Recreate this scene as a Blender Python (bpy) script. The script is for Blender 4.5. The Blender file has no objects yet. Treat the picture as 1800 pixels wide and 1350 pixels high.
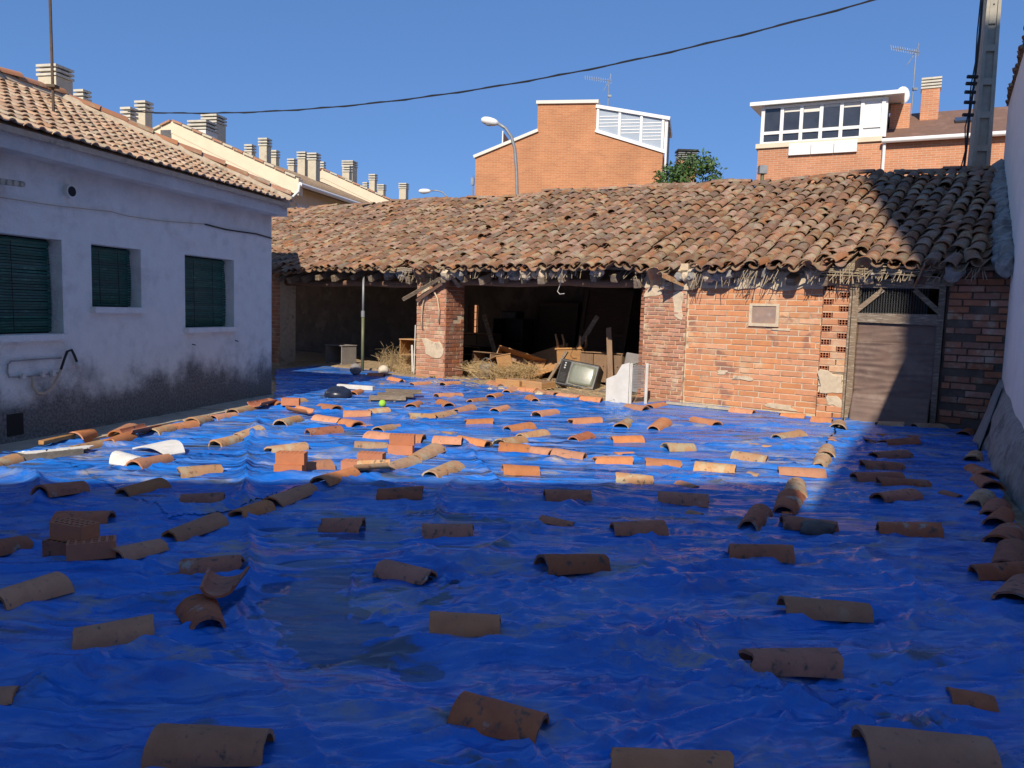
import bpy, bmesh, math, random
import numpy as np
from mathutils import Matrix, Vector, Euler
random.seed(7); rng = np.random.default_rng(11)
sc = bpy.context.scene
col = sc.collection
R_ = math.radians
# ------------------------------------------------------------------ camera
FPX, PITCH, ROLL, CAMZ = 1360.0, R_(5.4), 0.03, 1.55
_F = np.array([0, math.cos(PITCH), -math.sin(PITCH)])
_U0 = np.array([0, math.sin(PITCH), math.cos(PITCH)])
_R = math.cos(ROLL)*np.array([1., 0, 0])+math.sin(ROLL)*_U0
_U = -math.sin(ROLL)*np.array([1., 0, 0])+math.cos(ROLL)*_U0
CP = np.array([0, 0, CAMZ])
cam_d = bpy.data.cameras.new('camera'); cam = bpy.data.objects.new('camera', cam_d); col.objects.link(cam)
cam_d.sensor_fit = 'HORIZONTAL'; cam_d.sensor_width = 36; cam_d.lens = FPX/1800*36
cam_d.clip_start = 0.05; cam_d.clip_end = 3000
cam.matrix_world = Matrix(((_R[0], _U[0], -_F[0], 0), (_R[1], _U[1], -_F[1], 0), (_R[2], _U[2], -_F[2], CAMZ), (0, 0, 0, 1)))
sc.camera = cam
# ------------------------------------------------------------------ light
PHI, ELEV = R_(14.3), R_(38)          # sunlight travels towards heading 14.3 deg right of +Y
w = bpy.data.worlds.new('World'); sc.world = w; w.use_nodes = True
nt = w.node_tree; bg = nt.nodes['Background']
sky = nt.nodes.new('ShaderNodeTexSky'); sky.sky_type = 'NISHITA'; sky.sun_disc = False
sky.sun_elevation = ELEV; sky.sun_rotation = R_(180)+PHI; sky.air_density = 1.0; sky.dust_density = 0.3; sky.ozone_density = 3.0
sky.altitude = 650
tint = nt.nodes.new('ShaderNodeMix'); tint.data_type = 'RGBA'; tint.blend_type = 'MULTIPLY'; tint.inputs[0].default_value = 1
tint.inputs[7].default_value = (.64, 1.09, 1.9, 1); gam = nt.nodes.new('ShaderNodeGamma'); gam.inputs[1].default_value = .5; nt.links.new(sky.outputs[0], gam.inputs[0]); nt.links.new(gam.outputs[0], tint.inputs[6]); nt.links.new(tint.outputs[2], bg.inputs[0]); bg.inputs[1].default_value = 0.107
sd = bpy.data.lights.new('sun', 'SUN'); sun = bpy.data.objects.new('sun', sd); col.objects.link(sun)
sd.energy = 4.0; sd.angle = R_(0.53); sd.color = (1.0, 0.9, 0.76)
LD = Vector((math.sin(PHI)*math.cos(ELEV), math.cos(PHI)*math.cos(ELEV), -math.sin(ELEV)))
sun.rotation_euler = LD.to_track_quat('-Z', 'Y').to_euler(); sun.location = (-8, -30, 25)
sc.view_settings.view_transform = 'Standard'; sc.view_settings.look = 'None'
sc.view_settings.gamma = 1; sc.view_settings.exposure = 0.45; sc.view_settings.use_curve_mapping = False
sc.cycles.max_bounces = 8

# ------------------------------------------------------------------ helpers
def ray(x, y): return _F+(x-900)/FPX*_R+(675-y)/FPX*_U
def gp(x, y, z=0.0):                     # where the sight line through a photo point meets height z
    d = ray(x, y); return CP+d*(z-CAMZ)/d[2]
def at(x, y, Y):                         # ... meets depth Y
    d = ray(x, y); return CP+d*(Y/d[1])

class MB:
    def __init__(s): s.v = []; s.f = []
    def add(s, vs, fs):
        o = len(s.v); s.v += [tuple(p) for p in vs]; s.f += [tuple(i+o for i in f) for f in fs]; return s
    def box(s, c, d, rot=(0, 0, 0), j=0):
        m = Euler(rot).to_matrix(); vs = []
        for z in (-.5, .5):
            for y in (-.5, .5):
                for x in (-.5, .5):
                    p = m @ Vector((x*d[0], y*d[1], z*d[2]))
                    vs.append((p[0]+c[0]+random.uniform(-j, j), p[1]+c[1]+random.uniform(-j, j), p[2]+c[2]+random.uniform(-j, j)))
        return s.add(vs, [(0, 2, 3, 1), (4, 5, 7, 6), (0, 1, 5, 4), (2, 6, 7, 3), (0, 4, 6, 2), (1, 3, 7, 5)])
    def b2(s, x0, x1, y0, y1, z0, z1): return s.box(((x0+x1)/2, (y0+y1)/2, (z0+z1)/2), (x1-x0, y1-y0, z1-z0))
    def prism(s, poly, vec):
        n = len(poly); a = [tuple(p) for p in poly]; b = [tuple(np.array(p)+np.array(vec)) for p in poly]
        return s.add(a+b, [tuple(range(n))[::-1], tuple(range(n, 2*n))]+[(i, (i+1) % n, n+(i+1) % n, n+i) for i in range(n)])
    def tube(s, pts, r, n=6, cap=True):
        pts = [Vector(p) for p in pts]; k = len(pts); rs = r if isinstance(r, (list, tuple)) else [r]*k
        vs = []; up = Vector((0.13, 0.21, 1)).normalized()
        for i, p in enumerate(pts):
            t = (pts[min(i+1, k-1)]-pts[max(i-1, 0)])
            t = t.normalized() if t.length > 1e-9 else Vector((0, 0, 1))
            a = t.cross(up)
            a = a.normalized() if a.length > 1e-4 else t.orthogonal().normalized()
            b = t.cross(a)
            for q in range(n):
                an = 2*math.pi*q/n; vs.append(p+rs[i]*(math.cos(an)*a+math.sin(an)*b))
        fs = [(i*n+q, i*n+(q+1) % n, (i+1)*n+(q+1) % n, (i+1)*n+q) for i in range(k-1) for q in range(n)]
        if cap: fs += [tuple(range(n))[::-1], tuple((k-1)*n+q for q in range(n))]
        return s.add(vs, fs)
    def mesh(s, name, mat, smooth=False):
        me = bpy.data.meshes.new(name); me.from_pydata(s.v, [], s.f); me.validate()
        if mat: me.materials.append(mat)
        bm = bmesh.new(); bm.from_mesh(me); bmesh.ops.recalc_face_normals(bm, faces=bm.faces); bm.to_mesh(me); bm.free()
        if smooth: me.polygons.foreach_set('use_smooth', [True]*len(me.polygons))
        return me
    def build(s, name, mat, parent=None, smooth=False): return link(name, s.mesh(name, mat, smooth), parent)

def link(name, me, parent=None, mw=None):
    o = bpy.data.objects.new(name, me); col.objects.link(o)
    if parent: o.parent = parent
    if mw is not None: o.matrix_local = mw
    return o
def tag(o, label=None, cat=None, group=None, kind=None):
    if cat and not kind: kind = 'thing'
    if label: o['label'] = label
    if cat: o['category'] = cat
    if group: o['group'] = group
    if kind: o['kind'] = kind
    return o
def thing(name, label, cat, loc=(0, 0, 0), rz=0, group=None, kind=None, rot=None):
    o = bpy.data.objects.new(name, None); col.objects.link(o); o.empty_display_size = .2
    o.location = loc; o.rotation_euler = rot if rot else (0, 0, rz)
    return tag(o, label, cat, group, kind)
def bev(o, wd=.006, seg=1):
    m = o.modifiers.new('bevel', 'BEVEL'); m.width = wd; m.segments = seg; m.limit_method = 'ANGLE'; return o

# noise ------------------------------------------------------------
_perm = rng.permutation(512); _g = rng.uniform(0, 2*math.pi, 512)
def perlin(x, y, seed=0):
    x = np.asarray(x, float)+seed*17.13; y = np.asarray(y, float)+seed*9.71
    xi = np.floor(x).astype(int); yi = np.floor(y).astype(int); xf = x-xi; yf = y-yi
    def gr(ix, iy, dx, dy):
        h = _perm[(ix+_perm[(iy+seed*31) % 512]) % 512]; a = _g[h]; return np.cos(a)*dx+np.sin(a)*dy
    u = xf*xf*xf*(xf*(xf*6-15)+10); v = yf*yf*yf*(yf*(yf*6-15)+10)
    a = gr(xi, yi, xf, yf); b = gr(xi+1, yi, xf-1, yf); c = gr(xi, yi+1, xf, yf-1); d = gr(xi+1, yi+1, xf-1, yf-1)
    return (a+u*(b-a))+v*((c+u*(d-c))-(a+u*(b-a)))
def fbm(x, y, o=4, seed=0):
    r = 0; a = 1
    for i in range(o): r = r+a*perlin(x*2**i, y*2**i, seed+i); a *= .5
    return r

# materials ----------------------------------------------------------
def N(t, k, **kw):
    n = t.nodes.new('ShaderNode'+k)
    for a, b in kw.items(): setattr(n, a, b)
    return n
def rgba(c): return (c[0], c[1], c[2], 1)
def M(name, c1, c2=None, scale=6, c3=None, s3=1.5, thr=(.52, .66), rough=.85, bump=.3, bs=45, rnd=.0, world=False,
      metal=0, spec=.4, stretch=(1, 1, 1), c4=None, s4=9, thr4=(.6, .68), amt3=1.0):
    m = bpy.data.materials.new(name); m.use_nodes = True; t = m.node_tree; L = t.links.new
    p = t.nodes['Principled BSDF']; p.inputs['Roughness'].default_value = rough; p.inputs['Metallic'].default_value = metal
    p.inputs['Specular IOR Level'].default_value = spec
    geo = N(t, 'NewGeometry')
    if world: co = geo.outputs['Position']
    else: co = N(t, 'TexCoord').outputs['Object']
    oi = N(t, 'ObjectInfo')
    rn = N(t, 'Math', operation='ADD'); L(oi.outputs['Random'], rn.inputs[0]); L(geo.outputs['Random Per Island'], rn.inputs[1])
    fr = N(t, 'Math', operation='FRACT'); L(rn.outputs[0], fr.inputs[0])
    mp = N(t, 'Mapping'); mp.inputs['Scale'].default_value = stretch; L(co, mp.inputs[0])
    off = N(t, 'VectorMath', operation='ADD'); cb = N(t, 'CombineXYZ')
    if not world:
        ml = N(t, 'Math', operation='MULTIPLY'); L(fr.outputs[0], ml.inputs[0]); ml.inputs[1].default_value = 37.0
        L(ml.outputs[0], cb.inputs[0]); L(ml.outputs[0], cb.inputs[2])
    L(mp.outputs[0], off.inputs[0]); L(cb.outputs[0], off.inputs[1]); co = off.outputs[0]
    def noise(s, d=4, ro=.6):
        n = N(t, 'TexNoise'); n.inputs['Scale'].default_value = s; n.inputs['Detail'].default_value = d; n.inputs['Roughness'].default_value = ro
        L(co, n.inputs['Vector']); return n.outputs['Fac']
    def mrange(v, a, b):
        r = N(t, 'MapRange'); r.inputs[1].default_value = a; r.inputs[2].default_value = b; r.interpolation_type = 'SMOOTHSTEP'; L(v, r.inputs[0]); return r.outputs[0]
    def mix(f, a, b):
        x = N(t, 'Mix', data_type='RGBA')
        L(f, x.inputs[0])
        for sck, v in ((x.inputs[6], a), (x.inputs[7], b)):
            if isinstance(v, tuple): sck.default_value = rgba(v)
            else: L(v, sck)
        return x.outputs[2]
    c = mix(mrange(noise(scale), .3, .7), tuple(c1), tuple(c2 or c1))
    if c3:
        f3 = mrange(noise(s3, 5, .65), *thr)
        if amt3 != 1:
            q = N(t, 'Math', operation='MULTIPLY'); L(f3, q.inputs[0]); q.inputs[1].default_value = amt3; f3 = q.outputs[0]
        c = mix(f3, c, tuple(c3))
    if c4: c = mix(mrange(noise(s4, 3), *thr4), c, tuple(c4))
    if rnd:
        h = N(t, 'HueSaturation'); a = N(t, 'MapRange'); a.inputs[3].default_value = 1-rnd; a.inputs[4].default_value = 1+rnd
        L(fr.outputs[0], a.inputs[0]); L(a.outputs[0], h.inputs['Value']); L(c, h.inputs['Color'])
        k = N(t, 'Math', operation='MULTIPLY'); k.inputs[1].default_value = 7.31; L(fr.outputs[0], k.inputs[0])
        k2 = N(t, 'Math', operation='FRACT'); L(k.outputs[0], k2.inputs[0])
        b = N(t, 'MapRange'); b.inputs[3].default_value = 1-rnd*.5; b.inputs[4].default_value = 1+rnd*.5; L(k2.outputs[0], b.inputs[0]); L(b.outputs[0], h.inputs['Saturation'])
        c = h.outputs[0]
    L(c, p.inputs['Base Color'])
    if bump:
        bn = N(t, 'Bump'); bn.inputs['Strength'].default_value = bump; bn.inputs['Distance'].default_value = .01
        L(noise(bs, 5, .7), bn.inputs['Height']); L(bn.outputs[0], p.inputs['Normal'])
    return m

def brickmat(name, c1, c2, mort, sx=.26, sy=.07, axis='XZ'):
    m = bpy.data.materials.new(name); m.use_nodes = True; t = m.node_tree; L = t.links.new; p = t.nodes['Principled BSDF']
    p.inputs['Roughness'].default_value = .85
    tc = N(t, 'TexCoord'); sp = N(t, 'SeparateXYZ'); cb = N(t, 'CombineXYZ'); L(tc.outputs['Object'], sp.inputs[0])
    ad = N(t, 'Math', operation='ADD'); L(sp.outputs[0], ad.inputs[0]); L(sp.outputs[1], ad.inputs[1])
    L(ad.outputs[0], cb.inputs[0]); L(sp.outputs[2], cb.inputs[1])
    b = N(t, 'TexBrick'); L(cb.outputs[0], b.inputs['Vector']); b.inputs['Scale'].default_value = 1
    b.inputs['Brick Width'].default_value = sx; b.inputs['Row Height'].default_value = sy; b.inputs['Mortar Size'].default_value = .007
    b.inputs['Mortar Smooth'].default_value = .3
    b.inputs['Color1'].default_value = rgba(c1); b.inputs['Color2'].default_value = rgba(c2); b.inputs['Mortar'].default_value = rgba(mort)
    n = N(t, 'TexNoise'); n.inputs['Scale'].default_value = .8; n.inputs['Detail'].default_value = 5; L(tc.outputs['Object'], n.inputs['Vector'])
    h = N(t, 'HueSaturation'); r = N(t, 'MapRange'); r.inputs[1].default_value = .3; r.inputs[2].default_value = .7; r.inputs[3].default_value = .85; r.inputs[4].default_value = 1.12
    L(n.outputs['Fac'], r.inputs[0]); L(r.outputs[0], h.inputs['Value']); L(b.outputs['Color'], h.inputs['Color']); L(h.outputs[0], p.inputs['Base Color'])
    bn = N(t, 'Bump'); bn.inputs['Strength'].default_value = .4; bn.inputs['Distance'].default_value = .01; bn.invert = True; L(b.outputs['Fac'], bn.inputs['Height']); L(bn.outputs[0], p.inputs['Normal'])
    return m

T = {}
T['tile_o'] = M('clay_orange', (.52, .225, .11), (.44, .185, .09), 9, (.47, .33, .2), 5, (.58, .78), rnd=.22, c4=(.14, .1, .075), s4=22, thr4=(.6, .75))
T['tile_t'] = M('clay_tan', (.46, .25, .125), (.39, .22, .115), 9, (.42, .34, .22), 6, (.45, .65), rnd=.2, c4=(.1, .08, .06), s4=18, thr4=(.58, .72))
T['tile_d'] = M('clay_brown', (.43, .165, .09), (.34, .125, .072), 7, (.34, .29, .24), 5, (.6, .68), rnd=.22, c4=(.10, .075, .06), s4=16, thr4=(.55, .7))
T['roof'] = M('old_roof_tile', (.31, .15, .085), (.22, .12, .072), 7, (.29, .225, .14), 4.5, (.44, .62), rnd=.34, c4=(.09, .065, .045), s4=30, thr4=(.58, .7), bump=.8)
T['roofdeck'] = M('roof_mortar', (.2, .15, .1), (.13, .1, .07), 9, bump=.6, bs=25)
T['hroof'] = M('house_roof_tile', (.46, .285, .175), (.40, .24, .145), 5, (.46, .38, .26), 6, (.45, .62), rnd=.2, c4=(.19, .14, .1), s4=24, thr4=(.62, .75))
T['hip'] = M('ridge_tile_red', (.43, .2, .11), (.38, .2, .12), 5, (.42, .33, .21), 5, (.52, .65), rnd=.16)
T['mortar'] = M('mortar', (.62, .50, .35), (.52, .41, .28), 12, (.3, .24, .17), 3, (.55, .7), bump=.6, bs=40, world=True)
T['brick'] = M('old_brick', (.48, .225, .135), (.40, .19, .12), 14, (.54, .41, .27), 2.2, (.52, .68), rnd=.16, world=True, bump=.5, bs=60, c4=(.42, .33, .22), s4=14, thr4=(.62, .7))
T['brick2'] = M('long_brick', (.57, .255, .12), (.50, .215, .105), 8, (.56, .39, .24), 1.8, (.5, .72), rnd=.11, world=True, bump=.35, bs=50, c4=(.3, .14, .09), s4=2.4, thr4=(.58, .68))
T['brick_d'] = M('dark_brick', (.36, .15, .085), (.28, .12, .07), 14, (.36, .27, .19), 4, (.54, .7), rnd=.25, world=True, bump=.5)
T['hbrick'] = M('hollow_brick', (.52, .2, .1), (.46, .18, .095), 12, rnd=.12, bump=.3)
T['plaster'] = M('white_plaster', (.90, .86, .76), (.85, .81, .71), 5, (.74, .70, .61), 2.5, (.5, .72), bump=1.0, bs=26, world=True)
T['plaster'].node_tree.nodes['Bump'].inputs['Distance'].default_value = .03
T['plaster_r'] = M('white_plaster_right', (.84, .78, .71), (.79, .73, .66), 3, (.72, .66, .60), 1.2, (.5, .75), bump=.4, bs=25, world=True)
T['concrete'] = M('rough_concrete', (.34, .32, .29), (.24, .23, .21), 9, (.15, .145, .135), 4, (.5, .65), bump=1.0, bs=22, world=True)
T['strip'] = M('pale_concrete', (.52, .45, .33), (.42, .36, .27), 6, (.25, .22, .17), 5, (.55, .7), bump=.6, world=True)
T['dirt'] = M('dirt', (.36, .26, .16), (.27, .19, .115), 5, (.44, .34, .21), 9, (.5, .65), bump=1.0, bs=30, world=True)
T['wood'] = M('grey_wood', (.25, .185, .125), (.17, .12, .08), 8, (.36, .3, .22), 7, (.5, .65), bump=.6, bs=30, stretch=(1, 6, 6), rnd=.2)
T['beam'] = M('old_beam', (.22, .12, .07), (.15, .085, .055), 8, bump=.5, stretch=(1, 6, 6), rnd=.15)
T['dwood'] = M('dark_wood', (.065, .037, .022), (.045, .027, .017), 6, bump=.2, stretch=(1, 7, 7), rough=.6, rnd=.2)
T['owood'] = M('orange_wood', (.46, .25, .10), (.38, .2, .085), 6, bump=.25, stretch=(1, 7, 7), rough=.6, rnd=.15)
T['bwood'] = M('brown_wood', (.27, .17, .10), (.21, .13, .08), 6, bump=.25, stretch=(6, 6, 1), rough=.7, rnd=.15)
T['cane'] = M('cane', (.42, .34, .23), (.33, .26, .17), 8, bump=0, rnd=.25)
T['straw'] = M('dry_weed', (.50, .36, .18), (.40, .28, .14), 8, bump=0, rnd=.3)
T['white'] = M('white_paint', (.66, .63, .57), (.58, .55, .49), 6, rough=.5, bump=.1)
T['wframe'] = M('white_metal_frame', (.80, .79, .77), (.76, .75, .73), 4, rough=.35, bump=0)
T['grey'] = M('grey_metal', (.30, .31, .32), (.24, .25, .26), 6, rough=.5, bump=.1, metal=.3)
T['dark'] = M('black_plastic', (.022, .021, .024), (.03, .028, .03), 8, (.12, .1, .08), 9, (.6, .75), rough=.45, bump=.1)
T['wire'] = M('black_cable', (.02, .02, .022), rough=.6, bump=0)
T['hose'] = M('pale_hose', (.56, .43, .28), (.5, .38, .25), 9, rough=.6, bump=0)
T['copper'] = M('pipe', (.36, .36, .36), (.3, .26, .22), 9, rough=.4, metal=.5, bump=0)
T['blind'] = M('green_blind', (.018, .10, .068), (.012, .07, .05), 14, (.06, .17, .12), 5, (.55, .75), rough=.5, bump=.1, rnd=.25)
T['door'] = M('brown_door_sheet', (.18, .115, .085), (.14, .09, .07), 4, (.21, .15, .115), 3, (.5, .7), rough=.6, bump=.3, world=True)
T['tvgrey'] = M('tv_trim', (.15, .15, .14), (.11, .11, .10), 9, (.24, .2, .15), 7, (.5, .7), rough=.5, bump=.1)
T['screen'] = M('tv_glass', (.20, .215, .165), (.17, .18, .14), 3, (.3, .27, .2), 5, (.5, .75), rough=.3, bump=0, spec=.6)
T['foam'] = M('white_foam', (.72, .70, .66), (.62, .60, .56), 12, bump=.4)
T['lump'] = M('dark_blue_plastic', (.02, .026, .05), (.015, .02, .035), 7, rough=.3, bump=.1)
T['ball'] = M('dirty_ball', (.62, .55, .42), (.5, .43, .32), 9, rough=.7, bump=.2)
T['tennis'] = M('tennis_ball', (.35, .62, .06), (.3, .55, .05), 20, rough=.9, bump=.3)
T['cream'] = M('cream_render', (.72, .62, .46), (.67, .57, .42), 2, bump=.2, world=True)
T['creamw'] = M('white_render', (.74, .70, .62), (.70, .66, .58), 2, bump=.2, world=True)
T['chim'] = M('chimney_block', (.58, .51, .38), (.52, .46, .34), 4, (.38, .33, .26), 3, (.58, .75), bump=.3)
T['chimslat'] = M('chimney_slat', (.60, .56, .46), (.5, .47, .4), 5, bump=.2)
T['far_roof'] = M('far_roof_tile', (.28, .19, .12), (.2, .14, .095), 9, (.34, .27, .18), 4, (.5, .65), rnd=.2, bump=.5, bs=15)
T['shingle'] = M('brown_shingle', (.20, .115, .08), (.165, .095, .068), 5, (.24, .14, .1), 2, bump=.3)
T['pane'] = M('window_pane', (.05, .055, .07), (.035, .04, .05), 2, rough=.08, bump=0, spec=.7)
T['pane_l'] = M('pale_pane', (.42, .47, .52), (.36, .42, .48), 2, rough=.12, bump=0, spec=.6)
T['polec'] = M('pole_concrete', (.42, .385, .31), (.36, .33, .265), 8, bump=.4)
T['bk1'] = brickmat('orange_brickwork', (.53, .215, .09), (.45, .175, .075), (.52, .35, .21))
T['bk2'] = brickmat('red_brickwork', (.56, .235, .115), (.47, .19, .09), (.55, .42, .3))
T['leaf'] = M('leaves', (.07, .13, .03), (.045, .09, .02), 3, rough=.5, bump=0, rnd=.4)
T['bark'] = M('bark', (.13, .09, .06), (.09, .065, .045), 9)
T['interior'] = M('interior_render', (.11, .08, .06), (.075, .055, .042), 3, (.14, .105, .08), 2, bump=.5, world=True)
T['black'] = M('plain_black', (.02, .018, .016), bump=0)  # black paints the unlit depth of holes and windows; also TV panel
T['slab'] = M('grey_slab', (.27, .25, .23), (.22, .2, .19), 5, bump=.3)
T['green_m'] = M('green_pipe', (.16, .17, .08), (.12, .13, .07), 5, bump=0, rough=.5)
T['flag'] = M('dark_cloth', (.045, .025, .03), (.06, .03, .035), 5)
T['niche'] = M('niche_render', (.36, .24, .18), (.28, .2, .16), 6, (.42, .34, .28), 5, (.5, .7), world=True)
T['rock'] = M('rock', (.16, .14, .12), (.10, .09, .08), 12, bump=.6)

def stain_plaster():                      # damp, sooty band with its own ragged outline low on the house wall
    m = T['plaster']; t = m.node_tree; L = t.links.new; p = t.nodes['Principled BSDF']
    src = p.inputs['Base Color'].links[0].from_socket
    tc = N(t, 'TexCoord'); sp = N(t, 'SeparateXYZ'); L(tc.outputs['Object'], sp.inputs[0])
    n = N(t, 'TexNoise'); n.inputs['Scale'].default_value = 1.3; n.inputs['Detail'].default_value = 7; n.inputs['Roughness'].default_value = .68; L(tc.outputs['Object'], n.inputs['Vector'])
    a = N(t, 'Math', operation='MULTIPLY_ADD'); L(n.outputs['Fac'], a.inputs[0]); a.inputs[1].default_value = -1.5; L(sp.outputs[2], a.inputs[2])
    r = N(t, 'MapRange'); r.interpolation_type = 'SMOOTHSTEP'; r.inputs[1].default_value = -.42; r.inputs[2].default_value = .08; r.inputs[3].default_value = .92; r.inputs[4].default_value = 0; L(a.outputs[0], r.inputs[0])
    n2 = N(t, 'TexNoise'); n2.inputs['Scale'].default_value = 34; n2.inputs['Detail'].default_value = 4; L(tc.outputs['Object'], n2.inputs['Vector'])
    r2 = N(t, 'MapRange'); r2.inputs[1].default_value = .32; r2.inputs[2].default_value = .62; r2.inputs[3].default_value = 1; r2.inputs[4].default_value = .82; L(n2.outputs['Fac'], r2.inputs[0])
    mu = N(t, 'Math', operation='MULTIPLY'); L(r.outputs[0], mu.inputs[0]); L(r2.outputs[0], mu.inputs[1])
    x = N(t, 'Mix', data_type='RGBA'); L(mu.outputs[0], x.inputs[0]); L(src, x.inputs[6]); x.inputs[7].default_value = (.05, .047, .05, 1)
    # ragged brownish tone, stronger towards the top of the wall
    g = N(t, 'Math', operation='MULTIPLY_ADD'); L(n.outputs['Fac'], g.inputs[0]); g.inputs[1].default_value = .9; L(sp.outputs[2], g.inputs[2])
    gr = N(t, 'MapRange'); gr.interpolation_type = 'SMOOTHSTEP'; gr.inputs[1].default_value = 2.95; gr.inputs[2].default_value = 3.75; gr.inputs[3].default_value = 0; gr.inputs[4].default_value = .5; L(g.outputs[0], gr.inputs[0])
    y = N(t, 'Mix', data_type='RGBA'); L(gr.outputs[0], y.inputs[0]); L(x.outputs[2], y.inputs[6]); y.inputs[7].default_value = (.36, .32, .29, 1)
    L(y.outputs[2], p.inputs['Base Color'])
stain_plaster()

def tarp_mat():
    m = bpy.data.materials.new('blue_tarp'); m.use_nodes = True; t = m.node_tree; L = t.links.new; p = t.nodes['Principled BSDF']
    g = N(t, 'NewGeometry'); co = g.outputs['Position']
    def noise(s, d=5, ro=.6, st=(1, 1, 1), rz=0):
        mp = N(t, 'Mapping'); mp.inputs['Scale'].default_value = st; mp.inputs['Rotation'].default_value = (0, 0, rz); L(co, mp.inputs[0])
        n = N(t, 'TexNoise'); n.inputs['Scale'].default_value = s; n.inputs['Detail'].default_value = d; n.inputs['Roughness'].default_value = ro; L(mp.outputs[0], n.inputs['Vector']); return n.outputs['Fac']
    def mr(v, a, b, c=0, d=1):
        r = N(t, 'MapRange'); r.interpolation_type = 'SMOOTHSTEP'
        for i, q in enumerate((a, b, c, d)): r.inputs[i+1].default_value = q
        L(v, r.inputs[0]); return r.outputs[0]
    def mix(f, a, b):
        x = N(t, 'Mix', data_type='RGBA'); L(f, x.inputs[0])
        for s_, v in ((x.inputs[6], a), (x.inputs[7], b)):
            if isinstance(v, tuple): s_.default_value = rgba(v)
            else: L(v, s_)
        return x.outputs[2]
    c = mix(mr(noise(.7), .35, .65), (.006, .125, .52), (.013, .175, .64))
    d1 = mr(noise(1.1, 6, .66, (.8, 1.6, 1)), .46, .64, 0, .85)                 # dried mud and dust
    d2 = mr(noise(7, 5, .7, (.7, 1.3, 1)), .42, .62)
    mu = N(t, 'Math', operation='MULTIPLY'); L(d1, mu.inputs[0]); L(d2, mu.inputs[1])
    c = mix(mu.outputs[0], c, (.36, .30, .22))
    d4 = mr(noise(1.7, 6, .62, (.7, 1.7, 1), .4), .585, .66, 0, .8); c = mix(d4, c, (.085, .085, .055))
    d3 = mr(noise(2.3, 6, .7, (.6, 1.5, 1)), .42, .72, 0, .5)
    c = mix(d3, c, (.19, .30, .50))
    L(c, p.inputs['Base Color'])
    ro = mr(noise(3, 5, .6), .3, .7, .18, .34); ad = N(t, 'Math', operation='MULTIPLY_ADD'); L(mu.outputs[0], ad.inputs[0]); ad.inputs[1].default_value = .3; L(ro, ad.inputs[2]); L(ad.outputs[0], p.inputs['Roughness'])
    p.inputs['Specular IOR Level'].default_value = .55
    def ridged(sc_, st, rz):
        mp = N(t, 'Mapping'); mp.inputs['Scale'].default_value = st; mp.inputs['Rotation'].default_value = (0, 0, rz); L(co, mp.inputs[0])
        n = N(t, 'TexNoise'); n.noise_type = 'RIDGED_MULTIFRACTAL'; n.normalize = True
        n.inputs['Scale'].default_value = sc_; n.inputs['Detail'].default_value = 4; n.inputs['Roughness'].default_value = .45; n.inputs['Distortion'].default_value = .1; L(mp.outputs[0], n.inputs['Vector']); return n.outputs['Fac']
    def vor(sc_, st, rz, di):
        mp = N(t, 'Mapping'); mp.inputs['Scale'].default_value = st; mp.inputs['Rotation'].default_value = (0, 0, rz); L(co, mp.inputs[0])
        wn_ = N(t, 'TexNoise'); wn_.inputs['Scale'].default_value = 1.1; wn_.inputs['Detail'].default_value = 2; L(co, wn_.inputs['Vector'])
        sb = N(t, 'VectorMath', operation='MULTIPLY_ADD'); L(wn_.outputs['Color'], sb.inputs[0]); sb.inputs[1].default_value = (di, di, 0); L(mp.outputs[0], sb.inputs[2])
        v = N(t, 'TexVoronoi'); v.voronoi_dimensions = '2D'; v.feature = 'DISTANCE_TO_EDGE'; v.inputs['Scale'].default_value = sc_; L(sb.outputs[0], v.inputs['Vector'])
        ml = N(t, 'Math', operation='MULTIPLY'); L(v.outputs['Distance'], ml.inputs[0]); ml.inputs[1].default_value = 1/sc_
        m2_ = N(t, 'Math', operation='MULTIPLY'); L(ml.outputs[0], m2_.inputs[0]); L(mr(noise(.9, 3, .6), .3, .7, .15, 1), m2_.inputs[1]); return m2_.outputs[0]
    prev = None
    for v_, ds in ((vor(1.3, (.18, 1.5, 1), .14, .12), .26), (vor(3.2, (.2, 1.5, 1), -.1, .1), .24), (vor(8, (.3, 1.3, 1), .3, .1), .18), (vor(19, (.5, 1.1, 1), -.6, .1), .12)):
        b = N(t, 'Bump'); b.invert = True; b.inputs['Strength'].default_value = 1; b.inputs['Distance'].default_value = ds; L(v_, b.inputs['Height'])
        if prev: L(prev.outputs[0], b.inputs['Normal'])
        prev = b
    for hsrc, st_, ds in ((ridged(9, (.3, 1.6, 1), .12), .3, .005), (noise(90, 3, .6, (.7, 1.2, 1)), .35, .002)):
        b = N(t, 'Bump'); b.inputs['Strength'].default_value = st_; b.inputs['Distance'].default_value = ds; L(hsrc, b.inputs['Height'])
        if prev: L(prev.outputs[0], b.inputs['Normal'])
        prev = b
    L(prev.outputs[0], p.inputs['Normal'])
    return m
T['tarp'] = tarp_mat()
def water_mat():
    m = bpy.data.materials.new('puddle_water'); m.use_nodes = True; t = m.node_tree; L = t.links.new; p = t.nodes['Principled BSDF']
    p.inputs['Base Color'].default_value = (.06, .07, .07, 1); p.inputs['Roughness'].default_value = .02; p.inputs['IOR'].default_value = 1.33
    p.inputs['Specular IOR Level'].default_value = .9; p.inputs['Alpha'].default_value = .36
    return m
T['water'] = water_mat()
def hexalpha(): pass

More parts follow.
